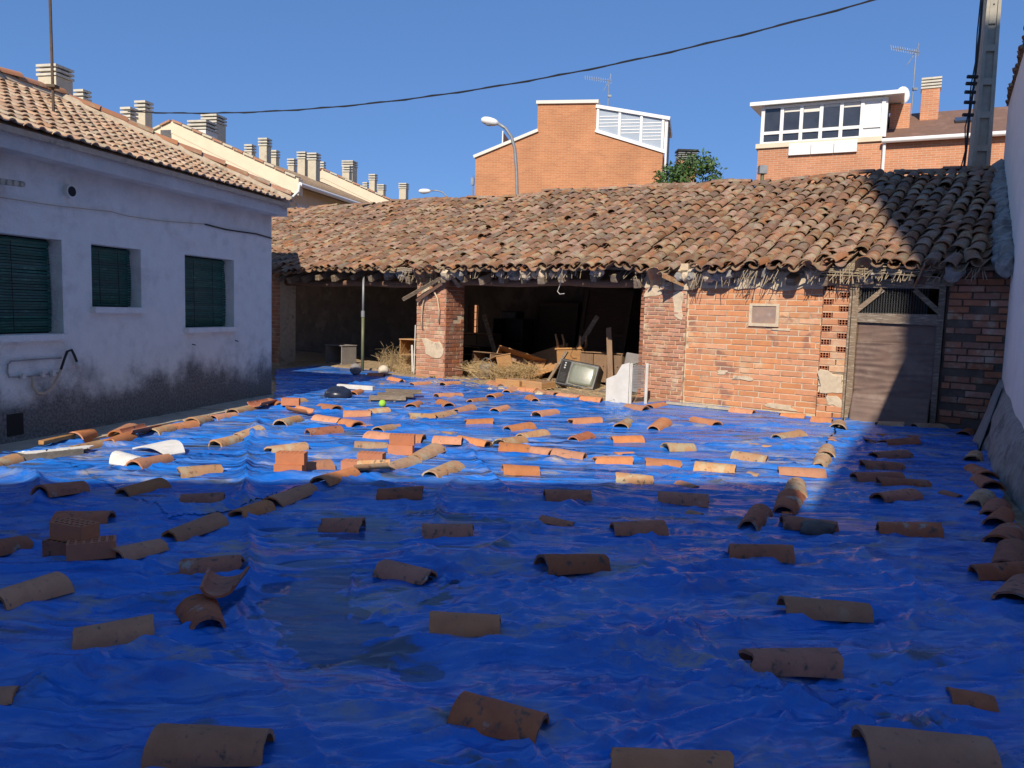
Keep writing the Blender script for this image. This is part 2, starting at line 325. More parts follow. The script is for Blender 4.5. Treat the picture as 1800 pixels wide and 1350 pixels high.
# ------------------------------------------------------------------ frames of the place
S_ANG = math.atan2(-.586, .81); S0 = (2.5, 13.75, 0)       # shed: local x right along the front, y into the shed
H_ANG = R_(77); H0 = (-4.03, 12.9, 0)                      # white house: local x away along the wall, y into the house
def sw(x, y, z=0):
    c, s = math.cos(S_ANG), math.sin(S_ANG); return np.array([S0[0]+c*x-s*y, S0[1]+s*x+c*y, z])
def to_s(P):
    c, s = math.cos(S_ANG), math.sin(S_ANG); dx, dy = P[0]-S0[0], P[1]-S0[1]; return np.array([c*dx+s*dy, -s*dx+c*dy, P[2] if len(P) > 2 else 0])
def hw(x, y, z=0):
    c, s = math.cos(H_ANG), math.sin(H_ANG); return np.array([H0[0]+c*x-s*y, H0[1]+s*x+c*y, z])
def wallX(Y): return 6.80+(Y-10.73)*0.554                  # face line of the right-hand wall

# ================================================================== GROUND
g = MB(); g.add([(-900, -300, -.03), (900, -300, -.03), (900, 1500, -.03), (-900, 1500, -.03)], [(0, 1, 2, 3)])
tag(g.build('ground', T['dirt']), kind='structure')
g = MB()                                                    # paved strip at the foot of the white house
for i in range(9):
    x0 = -9+i*1.0; g.b2(x0, x0+.985, -.5-random.uniform(0, .05), .02, -.03, .035+random.uniform(-.008, .008))
o = g.build('pavement', T['strip']); o.location = H0; o.rotation_euler = (0, 0, H_ANG); tag(o, kind='structure')

# tarp height field
DEP = [(gp(px_, py_)[:2], r_, a_) for px_, py_, r_, a_ in ((500, 940, .42, .05), (640, 925, .3, .05), (560, 1010, .36, .05), (520, 1075, .34, .055), (620, 1120, .26, .05), (560, 1150, .2, .05), (200, 1235, .22, .05), (300, 1250, .16, .05), (170, 1330, .14, .04), (60, 950, .45, .05), (420, 880, .4, .05),
       (800, 1025, .22, .045), (760, 1060, .18, .045), (1450, 1235, .14, .05), (750, 1190, .16, .045), (1560, 1215, .13, .045), (690, 955, .25, .05), (330, 1010, .2, .05), (150, 1090, .2, .05), (1130, 1260, .12, .04))]
FOLD = [([(455, 745), (430, 800), (432, 870), (400, 900)], .07, .07), ([(430, 870), (440, 960), (445, 1040), (420, 1090), (330, 1130), (190, 1180), (60, 1230)], .06, .075),
        ([(800, 855), (775, 880), (770, 925)], .05, .06), ([(1340, 925), (1250, 990), (1130, 1010)], .03, .1), ([(700, 1050), (900, 1075), (1150, 1040), (1400, 1060)], .025, .09),
        ([(1160, 1150), (1290, 1200), (1420, 1260), (1600, 1310)], .05, .07), ([(620, 1130), (900, 1170), (1200, 1150)], .03, .09), ([(0, 1240), (300, 1200), (560, 1250), (840, 1300)], .03, .08),
        ([(640, 925), (420, 960), (250, 1010)], .03, .08), ([(1200, 1350), (1380, 1250), (1600, 1180), (1790, 1160)], .035, .08), ([(0, 840), (60, 850), (75, 900)], .1, .12)]
FOLD = [([gp(*q)[:2] for q in pl], a, wd) for pl, a, wd in FOLD]
def segdist(X, Y, pl):
    d = np.full(X.shape, 9.0)
    for a, b in zip(pl[:-1], pl[1:]):
        ab = b-a; t = np.clip(((X-a[0])*ab[0]+(Y-a[1])*ab[1])/(ab@ab), 0, 1)
        d = np.minimum(d, np.hypot(X-a[0]-t*ab[0], Y-a[1]-t*ab[1]))
    return d
CREASE = []
_rc = random.Random(5)
def _crease(cx, cy, an, ln, wd, am, sk): CREASE.append((cx, cy, math.cos(an), math.sin(an), ln/2, wd, am, sk, _rc.uniform(-.025, .025)))
for _ in range(2300):
    cy = .9+(_rc.random()**1.35)*16; cx = _rc.uniform(-.78, .8)*max(cy, 2.2)
    big = _rc.random(); ln = _rc.uniform(1.0, 5.0) if big < .4 else _rc.uniform(.2, 1.1)
    an = .08+.75*float(perlin(cx*.3, cy*.3, 33))+_rc.gauss(0, .14) if _rc.random() < .78 else _rc.uniform(-1.57, 1.57)
    wd = _rc.uniform(.016, .055) if big < .4 else _rc.uniform(.007, .02)
    wd *= 1+.05*cy
    _crease(cx, cy, an, ln, wd, wd*(_rc.uniform(.16, .42) if big < .4 else _rc.uniform(.2, .55))*(1 if _rc.random() < .75 else -.8), _rc.uniform(.1, 1.2))
for kx_, ky_, nr in ((335, 925, 11), (610, 1110, 9), (1400, 1240, 12), (1600, 1250, 11), (1050, 1170, 9), (440, 1060, 9), (800, 900, 9), (1300, 960, 9), (200, 1180, 8), (1740, 1130, 9), (900, 1260, 9), (470, 800, 9), (840, 780, 8)):
    c_ = gp(kx_, ky_)                     # creases fanning out from pinched points
    for q_ in range(nr):
        an = _rc.uniform(0, 6.283); ln = _rc.uniform(.3, 1.1); _crease(c_[0]+math.cos(an)*ln/2, c_[1]+math.sin(an)*ln/2, an, ln, _rc.uniform(.015, .04), _rc.uniform(.01, .022), .5)
for _ in range(64):                     # bold pulled folds
    cy = 1.6+(_rc.random()**1.2)*11; cx = _rc.uniform(-.7, .75)*cy; an = .10+.7*float(perlin(cx*.3, cy*.3, 33))+_rc.gauss(0, .12) if _rc.random() < .75 else _rc.uniform(-1.2, 1.2)
    wd = _rc.uniform(.03, .075); _crease(cx, cy, an, _rc.uniform(1.2, 4.5), wd, wd*_rc.uniform(.35, .6), _rc.uniform(.1, .9))
for k in range(-8, 9): _crease(k*.98, 8, 1.571+.06, 20, .012, .0022*(1 if k % 2 else -1), 1)      # factory fold lines
for k in range(1, 18): _crease(0, k*1.02, .06, 18, .012, .0022*(1 if k % 2 else -1), 1)
CRA = np.array(CREASE)
def crease_add(h, X, Y):
    def prof(dx, dy, ca, sa, hl, wd, am, sk, bow):
        du = dx*ca+dy*sa; dv = -dx*sa+dy*ca+bow*hl*((du/hl)**2-.3)
        return am*np.clip(1-np.where(dv > 0, dv/(wd*(.25+sk)), -dv/wd), 0, 1)*np.clip(1.3*(1-(du/hl)**2), 0, 1)
    if X.ndim == 2:
        xs, ys = X[0], Y[:, 0]
        for cx, cy, ca, sa, hl, wd, am, sk, bow in CREASE:
            ex = abs(ca)*hl+3*wd+.06*hl*abs(sa); ey = abs(sa)*hl+3*wd+.06*hl*abs(ca)
            a, b = np.searchsorted(xs, (cx-ex, cx+ex)); c, d = np.searchsorted(ys, (cy-ey, cy+ey))
            if a < b and c < d: h[c:d, a:b] += prof(X[c:d, a:b]-cx, Y[c:d, a:b]-cy, ca, sa, hl, wd, am, sk, bow)
        return h
    q = CRA.T
    return h+prof(X[:, None]-q[0], Y[:, None]-q[1], *q[2:]).sum(1)
def tarp_h(X, Y):
    X = np.asarray(X, float); Y = np.asarray(Y, float)
    wx = X+.16*fbm(X*.6, Y*.6, 2, 40); wy = Y+.12*fbm(X*.7, Y*.7, 2, 50)
    h = .04+.035*perlin(X*.4, Y*.45, 1)+.010*perlin(X*1.1, Y*1.3, 2)
    def ridge(u, v, sd, p=2.0): return np.clip(1-2.2*np.abs(perlin(u, v, sd)), 0, 1)**p
    m1 = np.clip(.55+1.6*perlin(X*.5, Y*.5, 20), .1, 1.2); m2 = np.clip(.5+1.8*perlin(X*.6, Y*.6, 21), .05, 1.2); m3 = np.clip(.5+2*perlin(X*.8, Y*.8, 22), 0, 1.2)
    def rot(a): return wx*math.cos(a)+wy*math.sin(a), -wx*math.sin(a)+wy*math.cos(a)
    u, v = rot(.12); h = h+.012*m1*ridge(u*.2, v*1.5, 3, 3.0)
    u, v = rot(-.55); h = h+.008*m3*ridge(u*.2, v*2.0, 6, 3.2)
    u, v = rot(.9); h = h+.006*(1.2-m2)*ridge(u*.2, v*2.4, 8, 3.2)
    h = h+.002*np.abs(perlin(wx*9, wy*15, 10))
    h = crease_add(h, X, Y)
    mk = 0
    for c, r, a in DEP:
        e_ = np.exp(-((X-c[0])**2+(Y-c[1])**2)/(r*r)); h = h-a*e_; mk = mk+np.exp(-(((X-c[0])**2+(Y-c[1])**2)/(1.15*r*r))**2)
    for pl, a, wd in FOLD:
        dd = segdist(wx*.3+X*.7, wy*.3+Y*.7, pl); h = h+a*np.exp(-np.abs(dd)/(wd*.55))*(.8+.5*perlin(X*1.2, Y*1.2, 30))
    fl_ = .008+.011*fbm(X*3.2, Y*4.5, 3, 31)+.03*(1-np.clip(mk*1.3, 0, 1))
    return fl_+.5*((h-fl_)+np.sqrt((h-fl_)**2+1e-4))-.003
def inpoly(X, Y, poly):
    ins = np.zeros(X.shape, bool); n = len(poly)
    for i in range(n):
        x1, y1 = poly[i]; x2, y2 = poly[(i+1) % n]
        if y1 == y2: continue
        c = ((y1 > Y) != (y2 > Y)) & (X < (x2-x1)*(Y-y1)/(y2-y1)+x1); ins ^= c
    return ins
FARE = [gp(*q)[:2] for q in [(482, 700), (484, 652), (560, 647), (640, 653), (700, 658), (735, 668), (765, 670), (800, 662), (835, 668), (872, 676), (905, 690), (945, 691), (1020, 703), (1065, 710), (1100, 713), (1170, 709), (1285, 720), (1370, 730), (1430, 738), (1484, 742), (1490, 729), (1540, 736), (1640, 746), (1700, 746), (1716, 768), (1722, 800)]]
LEFTE = [gp(*q)[:2] for q in [(128, 790), (190, 778), (297, 754), (412, 730), (474, 714)]]
SEAM = [gp(*q)[:2] for q in [(300, 925), (413, 907), (470, 887), (550, 862), (622, 838), (681, 830), (728, 811), (768, 795), (860, 786), (940, 794), (1028, 806), (1110, 813), (1200, 818), (1294, 829), (1367, 833), (1440, 836)]]
LOW = hw(-5.3, -.45)[:2], hw(-9, -.45)[:2]
def rightE(Ys): return [np.array([wallX(Y)-.2, Y]) for Y in Ys]
NEARP = [np.array([-5.2, .9]), np.array([.35, .9])]+rightE([1.6, 3, 5, 7, 8.5, 9.4])+[FARE[-1], FARE[-2], FARE[-3], FARE[-4], FARE[-5], FARE[-6], FARE[-7]]+[gp(1462, 770)[:2], gp(1445, 815)[:2]]+[p+np.array([.05, .22]) for p in SEAM[::-1]]+[hw(-4.7, -.45)[:2], LOW[1]]
FARP = [p for p in SEAM]+[gp(1450, 810)[:2], gp(1466, 768)[:2]]+FARE[:20][::-1]+[LEFTE[-1]]+LEFTE[:-1][::-1]+[LOW[0]]
def ystep():
    ys = [.9]
    while ys[-1] < 20.6: ys.append(ys[-1]+max(.0095, .0042*ys[-1]))
    return np.array(ys)
def sheet(name, poly, dz, ymin, ymax, dx, label):
    ys = ystep(); ys = ys[(ys >= ymin) & (ys <= ymax)]
    xs = np.arange(-6.6, 7.4, dx); X, Y = np.meshgrid(xs, ys)
    jx = X+.05*perlin(X*2.3, Y*2.3, 60)+.02*perlin(X*7, Y*7, 61); jy = Y+.06*perlin(X*2.3, Y*2.3, 62)+.02*perlin(X*7, Y*7, 63)
    ins = inpoly(jx, jy, [tuple(p) for p in poly])
    Zh = tarp_h(X, Y)+dz
    q = ins[:-1, :-1] & ins[1:, :-1] & ins[:-1, 1:] & ins[1:, 1:]
    idx = np.arange(X.size).reshape(X.shape)
    F = np.stack([idx[:-1, :-1][q], idx[:-1, 1:][q], idx[1:, 1:][q], idx[1:, :-1][q]], 1)
    used = np.unique(F); mp = np.zeros(X.size, int); mp[used] = np.arange(len(used)); F = mp[F]
    V = np.stack([X.ravel()[used], Y.ravel()[used], Zh.ravel()[used]], 1)
    me = bpy.data.meshes.new(name); me.vertices.add(len(V)); me.vertices.foreach_set('co', V.ravel())
    me.loops.add(len(F)*4); me.loops.foreach_set('vertex_index', F.ravel()); me.polygons.add(len(F))
    me.polygons.foreach_set('loop_start', np.arange(len(F))*4); me.polygons.foreach_set('use_smooth', np.ones(len(F), bool)); me.update(); me.validate()
    me.materials.append(T['tarp'])
    o = link(name, me); return tag(o, label, 'tarpaulin', 'blue tarpaulins over the yard')
sheet('tarpaulin', NEARP, 0, .9, 12.6, .0135, 'large wrinkled blue tarpaulin covering the shaded foreground of the yard')
sheet('tarpaulin', FARP, .007, 5.2, 20.6, .026, 'sunlit blue tarpaulin spread towards the brick shed and white house')
# rain puddles lying in the hollows of the tarp
for pts, z in (([(300, 840), (760, 850), (860, 940), (760, 1260), (380, 1260), (240, 1000)], .012), ([(-30, 900), (130, 900), (130, 1010), (-40, 1010)], .012),
               ([(1380, 1190), (1490, 1190), (1500, 1290), (1390, 1290)], .011), ([(690, 985), (900, 985), (900, 1100), (690, 1100)], .011), ([(1510, 1170), (1660, 1170), (1660, 1250), (1500, 1250)], .012)):
    g = MB(); P = [gp(*q) for q in pts]; g.add([(p[0], p[1], z) for p in P], [tuple(range(len(P)))])
    tag(g.build('puddle', T['water']), kind='structure')

# ================================================================== SHED
shed = thing('brick_shed', 'old brick outbuilding with sagging clay tile roof and open dark bays', 'shed', S0, S_ANG)
XL, XR = -12.2, 5.15
def part(mb, name, mat, parent, smooth=False): return mb.build(name, mat, parent, smooth)
# brick meshes shared -------------------------------------------------
def brick_mesh(L, D, Hh, n=3, ch=.006, mat=None, jit=.004):
    out = []
    for k in range(n):
        m = MB(); x, y, z = L/2, D/2, Hh/2; r = lambda: random.uniform(-jit, jit)
        vs = [(-x+r(), y, -z+r()), (x+r(), y, -z+r()), (x+r(), y, z+r()), (-x+r(), y, z+r())]
        vs += [(-x+r(), -y+ch, -z+r()), (x+r(), -y+ch, -z+r()), (x+r(), -y+ch, z+r()), (-x+r(), -y+ch, z+r())]
        vs += [(a*(1-ch/x)+r()*.5, -y+r(), b*(1-ch/z)+r()*.5) for a, b in ((-x, -z), (x, -z), (x, z), (-x, z))]
        fs = [(3, 2, 1, 0), (8, 9, 10, 11)]+[(i, (i+1) % 4, 4+(i+1) % 4, 4+i) for i in range(4)]+[(4+i, 4+(i+1) % 4, 8+(i+1) % 4, 8+i) for i in range(4)]
        m.add(vs, fs); out.append(m.mesh('brick', mat))
    return out
def lay_wall(parent, x0, x1, y, z0, z1, ch, bl, mat, depth=.08, joint=.014, proud=.006, face='front', miss=0, half=True, jx=.0):
    """Lay bricks as parts; face 'front' runs along x at y, 'side' runs along y (x0..x1 are y then) at x=y."""
    nz = int(round((z1-z0)/ch)); ch = (z1-z0)/nz; cache = {}
    for k in range(nz):
        p = x0-(bl/2 if (k % 2 and half) else 0)+random.uniform(-jx, jx)
        while p < x1-.02:
            a, b = max(p, x0), min(p+bl, x1); p += bl
            if b-a < .045: continue
            if random.random() < miss: continue
            key = round((b-a)/.02)
            if key not in cache: cache[key] = brick_mesh(b-a-joint, depth, ch-joint, 3, mat=mat)
            me = random.choice(cache[key]); c = (a+b)/2; zz = z0+(k+.5)*ch
            pr = proud+random.uniform(-.003, .004)
            if face == 'front': mw = Matrix.Translation((c, y+depth/2-pr, zz))
            else: mw = Matrix.Translation((y-depth/2+pr, c, zz)) @ Matrix.Rotation(R_(90), 4, 'Z')
            mw = mw @ Euler((random.gauss(0, .006), random.gauss(0, .008), random.gauss(0, .01))).to_matrix().to_4x4()
            link('brick', me, parent, mw)
def blob(parent, cx, cz, w_, h_, y, mat, th=.03, n=18):
    ph = [random.uniform(0, 6.28) for _ in range(4)]; P = []
    for i in range(n):
        a = 6.283*i/n; k = 1+.16*math.sin(2*a+ph[0])+.12*math.sin(3*a+ph[1])+.09*math.sin(5*a+ph[2])+random.uniform(-.05, .05)
        P.append((cx+w_/2*k*max(-.85, min(.85, math.cos(a)*1.15)), y-th, cz+h_/2*k*max(-.85, min(.85, math.sin(a)*1.15))))
    return bev(MB().prism(P, (0, th*2, 0)).build('render_patch', mat, parent), .01, 2)
# left pillar of the open bay
pl_ = MB().b2(-5.735, -4.905, .012, .62, -.05, 2.42).build('pillar', T['mortar'], shed)
lay_wall(pl_, -5.74, -4.9, .0, .02, 2.12, .088, .27, T['brick'], proud=.002)
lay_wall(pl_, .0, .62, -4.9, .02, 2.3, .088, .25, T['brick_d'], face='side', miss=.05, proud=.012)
blob(pl_, -5.22, .68, .6, .42, .0, T['mortar'], .014); blob(pl_, -5.35, 2.22, .7, .4, .02, T['mortar'], .04); blob(pl_, -5.5, 1.85, .25, .3, .0, T['mortar'], .012)
# right pillar
pr_ = MB().b2(-.225, .565, .012, .5, -.05, 2.45).build('pillar', T['mortar'], shed)
lay_wall(pr_, -.23, .575, .0, .02, 2.06, .073, .2, T['brick'], proud=.004, jx=.03)
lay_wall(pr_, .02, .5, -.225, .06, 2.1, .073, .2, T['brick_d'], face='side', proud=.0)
blob(pr_, .16, 2.18, .85, .42, .02, T['mortar'], .04); blob(pr_, .42, 1.75, .22, .5, .0, T['mortar'], .008); blob(pr_, -.05, 1.98, .35, .25, .0, T['mortar'], .01)
# infill wall
iw = MB().b2(.5, 2.8, .075, .24, -.05, 2.45)
iw = iw.build('infill_wall', T['mortar'], shed)
lay_wall(iw, .575, 2.81, .06, .06, 2.04, .094, .34, T['brick2'], proud=-.008, joint=.013, jx=.05, miss=.012)
blob(iw, 1.15, 2.16, .5, .2, .06, T['slab'], .02); blob(iw, 2.35, 2.16, .85, .3, .06, T['mortar'], .02); blob(iw, 1.62, 2.12, .5, .22, .06, T['mortar'], .02)
for q in ((1.6, .55, .35, .09), (1.25, .62, .2, .08), (2.25, .13, .5, .1), (2.2, 1.38, .3, .05)): blob(iw, q[0], q[1], q[2], q[3], .06, T['mortar'], .004)
nich = MB()
nich.b2(1.66, 2.15, .035, .06, 1.42, 1.47); nich.b2(1.66, 2.15, .035, .06, 1.75, 1.79); nich.b2(1.66, 1.71, .036, .06, 1.47, 1.75); nich.b2(2.1, 2.15, .036, .06, 1.47, 1.75)
nich.build('niche_frame', T['mortar'], iw)
MB().b2(1.71, 2.1, .05, .058, 1.47, 1.75).build('niche_panel', T['niche'], iw)
# hollow-brick column
def hollow_mesh(L, D, Hh, nx, nz, mat, frac=.62, face='front', deep=.04):
    """box whose front (y-) face is a grid with real recessed holes"""
    m = MB(); xs = [-L/2]; zs = [-Hh/2]
    def cuts(a, n, span):
        rib = span*(1-frac)/(n+1); hole = span*frac/n; out = [a]
        for i in range(n): out += [out[-1]+rib, out[-1]+rib+hole]
        out.append(a+span); return out
    X = cuts(-L/2, nx, L); Zc = cuts(-Hh/2, nz, Hh)
    for i in range(len(X)-1):
        for k in range(len(Zc)-1):
            x0, x1, z0, z1 = X[i], X[i+1], Zc[k], Zc[k+1]
            if i % 2 == 1 and k % 2 == 1:
                y0, y1 = -D/2, -D/2+deep
                m.add([(x0, y0, z0), (x1, y0, z0), (x1, y0, z1), (x0, y0, z1), (x0, y1, z0), (x1, y1, z0), (x1, y1, z1), (x0, y1, z1)],
                      [(4, 5, 6, 7), (0, 1, 5, 4), (1, 2, 6, 5), (2, 3, 7, 6), (3, 0, 4, 7)])
            else: m.add([(x0, -D/2, z0), (x1, -D/2, z0), (x1, -D/2, z1), (x0, -D/2, z1)], [(0, 1, 2, 3)])
    x, y, z = L/2, D/2, Hh/2
    m.add([(-x, -y, -z), (x, -y, -z), (x, -y, z), (-x, -y, z), (-x, y, -z), (x, y, -z), (x, y, z), (-x, y, z)], [(4, 7, 6, 5), (0, 4, 5, 1), (1, 5, 6, 2), (2, 6, 7, 3), (3, 7, 4, 0)])
    me = bpy.data.meshes.new('hollow'); me.from_pydata(m.v, [], m.f)
    bm = bmesh.new(); bm.from_mesh(me); bmesh.ops.remove_doubles(bm, verts=bm.verts, dist=1e-5); bm.to_mesh(me); bm.free(); me.materials.append(mat); return me
hc = MB().b2(2.815, 3.21, .19, .32, -.05, 2.4).build('hollow_brick_column', T['mortar'], shed)
for k in range(23): MB().b2(2.818, 3.207, .048+.004*random.random(), .19, .07+k*.104-.0615, .07+k*.104-.0425).build('mortar_joint', T['mortar'], hc)
hm = hollow_mesh(.135, .16, .085, 3, 2, T['hbrick'], .78, deep=.12); hs = brick_mesh(.235, .1, .088, 3, mat=T['brick2'])
for k in range(22):
    zz = .07+k*.104
    if 4 <= k <= 6: continue
    xa, xb = (2.885, 3.085) if k % 2 else (3.135, 2.935)
    if k not in (0, 1, 2, 8): link('brick', hm, hc, Matrix.Translation((xa, .118, zz)))
    else: link('brick', hs[1], hc, Matrix.Translation((xa, .1, zz)) @ Matrix.Scale(.57, 4, (1, 0, 0)))
    link('brick', random.choice(hs), hc, Matrix.Translation((xb, .09+random.uniform(-.004, .004), zz)))
MB().b2(2.818, 3.207, .07, .19, .42, .76).build('mortar_fill', T['mortar'], hc); blob(hc, 3.0, .58, .42, .36, .06, T['mortar'], .03); blob(hc, 3.08, .3, .25, .2, .05, T['mortar'], .012)
# right panel beside the door
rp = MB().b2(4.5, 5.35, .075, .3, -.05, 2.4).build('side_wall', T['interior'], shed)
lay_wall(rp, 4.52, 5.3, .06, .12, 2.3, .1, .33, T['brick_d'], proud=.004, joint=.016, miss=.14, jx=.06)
# far left pillar
fp = MB().b2(-10.95, -10.5, .012, .5, -.05, 2.45).build('pillar', T['mortar'], shed)
lay_wall(fp, -10.95, -10.5, 0, .02, 2.4, .1, .24, T['brick'], proud=.004)
# back and end walls with small openings
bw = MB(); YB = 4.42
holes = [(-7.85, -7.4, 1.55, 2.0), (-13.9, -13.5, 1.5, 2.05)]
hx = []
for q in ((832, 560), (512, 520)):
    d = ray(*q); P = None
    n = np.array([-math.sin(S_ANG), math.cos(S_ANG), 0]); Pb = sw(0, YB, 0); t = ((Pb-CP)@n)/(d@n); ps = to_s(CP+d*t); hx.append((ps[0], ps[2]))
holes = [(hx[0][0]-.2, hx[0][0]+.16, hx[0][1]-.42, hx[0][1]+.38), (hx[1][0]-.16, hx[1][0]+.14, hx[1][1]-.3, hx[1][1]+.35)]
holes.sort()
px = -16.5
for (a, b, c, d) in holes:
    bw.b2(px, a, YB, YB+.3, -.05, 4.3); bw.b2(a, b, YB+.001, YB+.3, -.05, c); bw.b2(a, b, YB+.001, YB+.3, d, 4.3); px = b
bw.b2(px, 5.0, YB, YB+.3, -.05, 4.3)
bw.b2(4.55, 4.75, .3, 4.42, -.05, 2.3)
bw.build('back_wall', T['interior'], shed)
for (a, b, c, d) in holes:
    for k in range(1, 3): MB().b2(a+(b-a)*k/3-.012, a+(b-a)*k/3+.012, YB+.1, YB+.13, c, d).build('lattice_bar', T['wood'], shed)
    for k in range(1, 4): MB().b2(a, b, YB+.135, YB+.15, c+(d-c)*k/4-.01, c+(d-c)*k/4+.01).build('lattice_bar', T['wood'], shed)
# roof ------------------------------------------------------------------
SL = math.atan2(2.1, 4.7); SLEN = math.hypot(4.7, 2.1)
def roofz(x, v):                                  # v: 0 eave .. 1 ridge
    z = 2.34+v*2.12+(-x)*.013*v
    return z+.10*float(perlin(x*.4, v*1.6, 71))-.05*math.exp(-((x-1.0)/.9)**2)*(1-v)-.06*math.exp(-((x+5.6)/1.0)**2)*(1-v)+.05*float(perlin(x*.9, v*3.5, 72))-(.06*math.exp(-((x-.1)/.5)**2)*(1-v))
def roofp(x, v): return Vector((x, -.2+v*4.7, roofz(x, v)))
def roofxr(v): return 5.22-.55*v
dk = MB(); nx, nv = 60, 8
def decksheet(off, flip=False):
    vs = []; 
    for i in range(nx+1):
        for k in range(nv+1):
            v = .02+.98*k/nv; xr = roofxr(v); x = -16.5+(xr+16.5)*i/nx; p = roofp(x, v); vs.append((p.x, p.y+.02, p.z+off))
    return vs
a = decksheet(-.02); b = decksheet(-.07); n1 = nv+1
fs = [(i*n1+k, (i+1)*n1+k, (i+1)*n1+k+1, i*n1+k+1) for i in range(nx) for k in range(nv)]
dk.add(a, fs); dk.add(b, fs)
ed = [(i*n1, (i+1)*n1) for i in range(nx)]; o_ = len(a)
dk.f += [(p, q, q+o_, p+o_) for p, q in ed]
bk = []                                           # rear slope down behind the ridge
for i in range(nx+1):
    x = -16.5+(4.67+16.5)*i/nx; p = roofp(x, 1); bk += [(p.x, p.y+.02, p.z-.02), (p.x, p.y+4.5, p.z-1.9)]
dk.add(bk, [(2*i, 2*i+2, 2*i+3, 2*i+1) for i in range(nx)])
roof = dk.build('roof', T['roofdeck'], shed)
def tile_mb(L, w0, w1, hh, th=.014, seg=7, ls=1, brk=0, seed=0):
    """barrel tile, axis x, wide end (w0) at -L/2; arch up"""
    rr = random.Random(seed); m = MB(); rows = ls+1; vs = []; ph0 = [rr.uniform(0, 6), rr.uniform(0, 6)]; ph1 = [rr.uniform(.3, .8), rr.uniform(.3, .8)]
    for side in (0, 1):
        for i in range(rows):
            f = i/ls; wd = (w0+(w1-w0)*f)/2; h = hh*(1-.12*f); sag = 0
            for q in range(seg+1):
                an = math.pi*(q/seg); an = math.pi*.04+an*.92
                x = -L/2+L*f
                if brk and i in (0, rows-1): x += brk*(1 if i else -1)*(math.sin(q*ph1[i > 0]+ph0[i > 0])*.5-.5+.25*math.sin(q*1.9+ph0[i > 0]*3))
                rw, rh = (wd, h) if side == 0 else (wd-th, h-th)
                vs.append((x, -math.cos(an)*rw, math.sin(an)*rh+(rr.uniform(-1, 1)*.0015)))
    n = seg+1; o = rows*n; fs = []
    for i in range(ls):
        for q in range(seg):
            a = i*n+q; fs.append((a, a+1, a+n+1, a+n)); fs.append((o+a, o+a+n, o+a+n+1, o+a+1))
        fs.append((i*n, (i+1)*n, o+(i+1)*n, o+i*n)); a = i*n+seg; fs.append((a, o+a, o+a+n, a+n))
    for q in range(seg):
        fs.append((q, o+q, o+q+1, q+1)); a = ls*n+q; fs.append((a, a+1, o+a+1, o+a))
    m.add(vs, fs); return m
def autosmooth(me, ang=40):
    me.polygons.foreach_set('use_smooth', [True]*len(me.polygons))
    bm = bmesh.new(); bm.from_mesh(me)
    for e in bm.edges:
        if len(e.link_faces) == 2 and e.calc_face_angle(0) > R_(ang): e.smooth = False
    bm.to_mesh(me); bm.free(); return me
RT = [tile_mb(.50, .225, .175, .088, .014, 7, 1, .012, 100+i) for i in range(4)]
RTM = [autosmooth(m.mesh('roof_tile', T['roof'])) for m in RT]
RTV = [np.array([v.co[:] for v in me.vertices]) for me in RTM]; RTF = [[tuple(p.vertices) for p in me.polygons] for me in RTM]
placed = []
pitch = .222; ncol = int((5.2+16.3)/pitch); rowstep = .345; nrow = int(SLEN/rowstep)+1
Xv = Vector((1, 0, 0))
for c in range(ncol):
    x = -16.3+c*pitch
    cj = random.uniform(-.025, .025); e0 = random.uniform(-.14, .05)+.07*float(perlin(x*.9, 0.3, 77))
    for rw in range(nrow):
        for kind in (0, 1):
            v = (rw*rowstep+.2+e0)/SLEN
            if v > 1.0: continue
            xx = x+cj+(pitch/2 if kind else 0)+random.uniform(-.014, .014)+.02*math.sin(rw*.9+c)
            if xx > roofxr(v)-.12: continue
            if kind == 0 and random.random() < .03: continue
            if v < .085 and (.38 < xx < .78 or -6.1 < xx < -5.75 or 3.2 < xx < 3.5): continue
            p = roofp(xx, v); t = (roofp(xx, min(v+.04, 1.05))-roofp(xx, v-.04)).normalized(); sx = (roofp(xx+.1, v)-roofp(xx-.1, v)).normalized(); nn = sx.cross(t).normalized()
            yaw = random.gauss(0, .07); roll = random.gauss(0, .09)
            if random.random() < .045: yaw += random.choice((-1, 1))*random.uniform(.12, .35)
            lift = .012 if kind else .062
            ax = (t*math.cos(yaw)+sx*math.sin(yaw)); tilt = -.055+random.gauss(0, .02); ax = (ax*math.cos(tilt)+nn*math.sin(tilt)).normalized()
            zc = (nn*math.cos(roll)+sx*math.sin(roll)); zc = (zc-ax*zc.dot(ax)).normalized()
            if kind: zc = -zc; lift += .062
            yc = zc.cross(ax)
            if kind: ax2 = -ax; yc = zc.cross(ax2); A = ax2
            else: A = ax
            pos = p+nn*(lift+random.uniform(-.006, .008))+(t*(-.03) if kind else Vector((0, 0, 0)))
            mw = Matrix(((A.x, yc.x, zc.x, pos.x), (A.y, yc.y, zc.y, pos.y), (A.z, yc.z, zc.z, pos.z), (0, 0, 0, 1)))
            wp = sw(pos.x, pos.y, pos.z); placed.append((np.linalg.norm(wp-CP)*(1.0 if kind == 0 else 1.6), mw, random.randrange(4)))
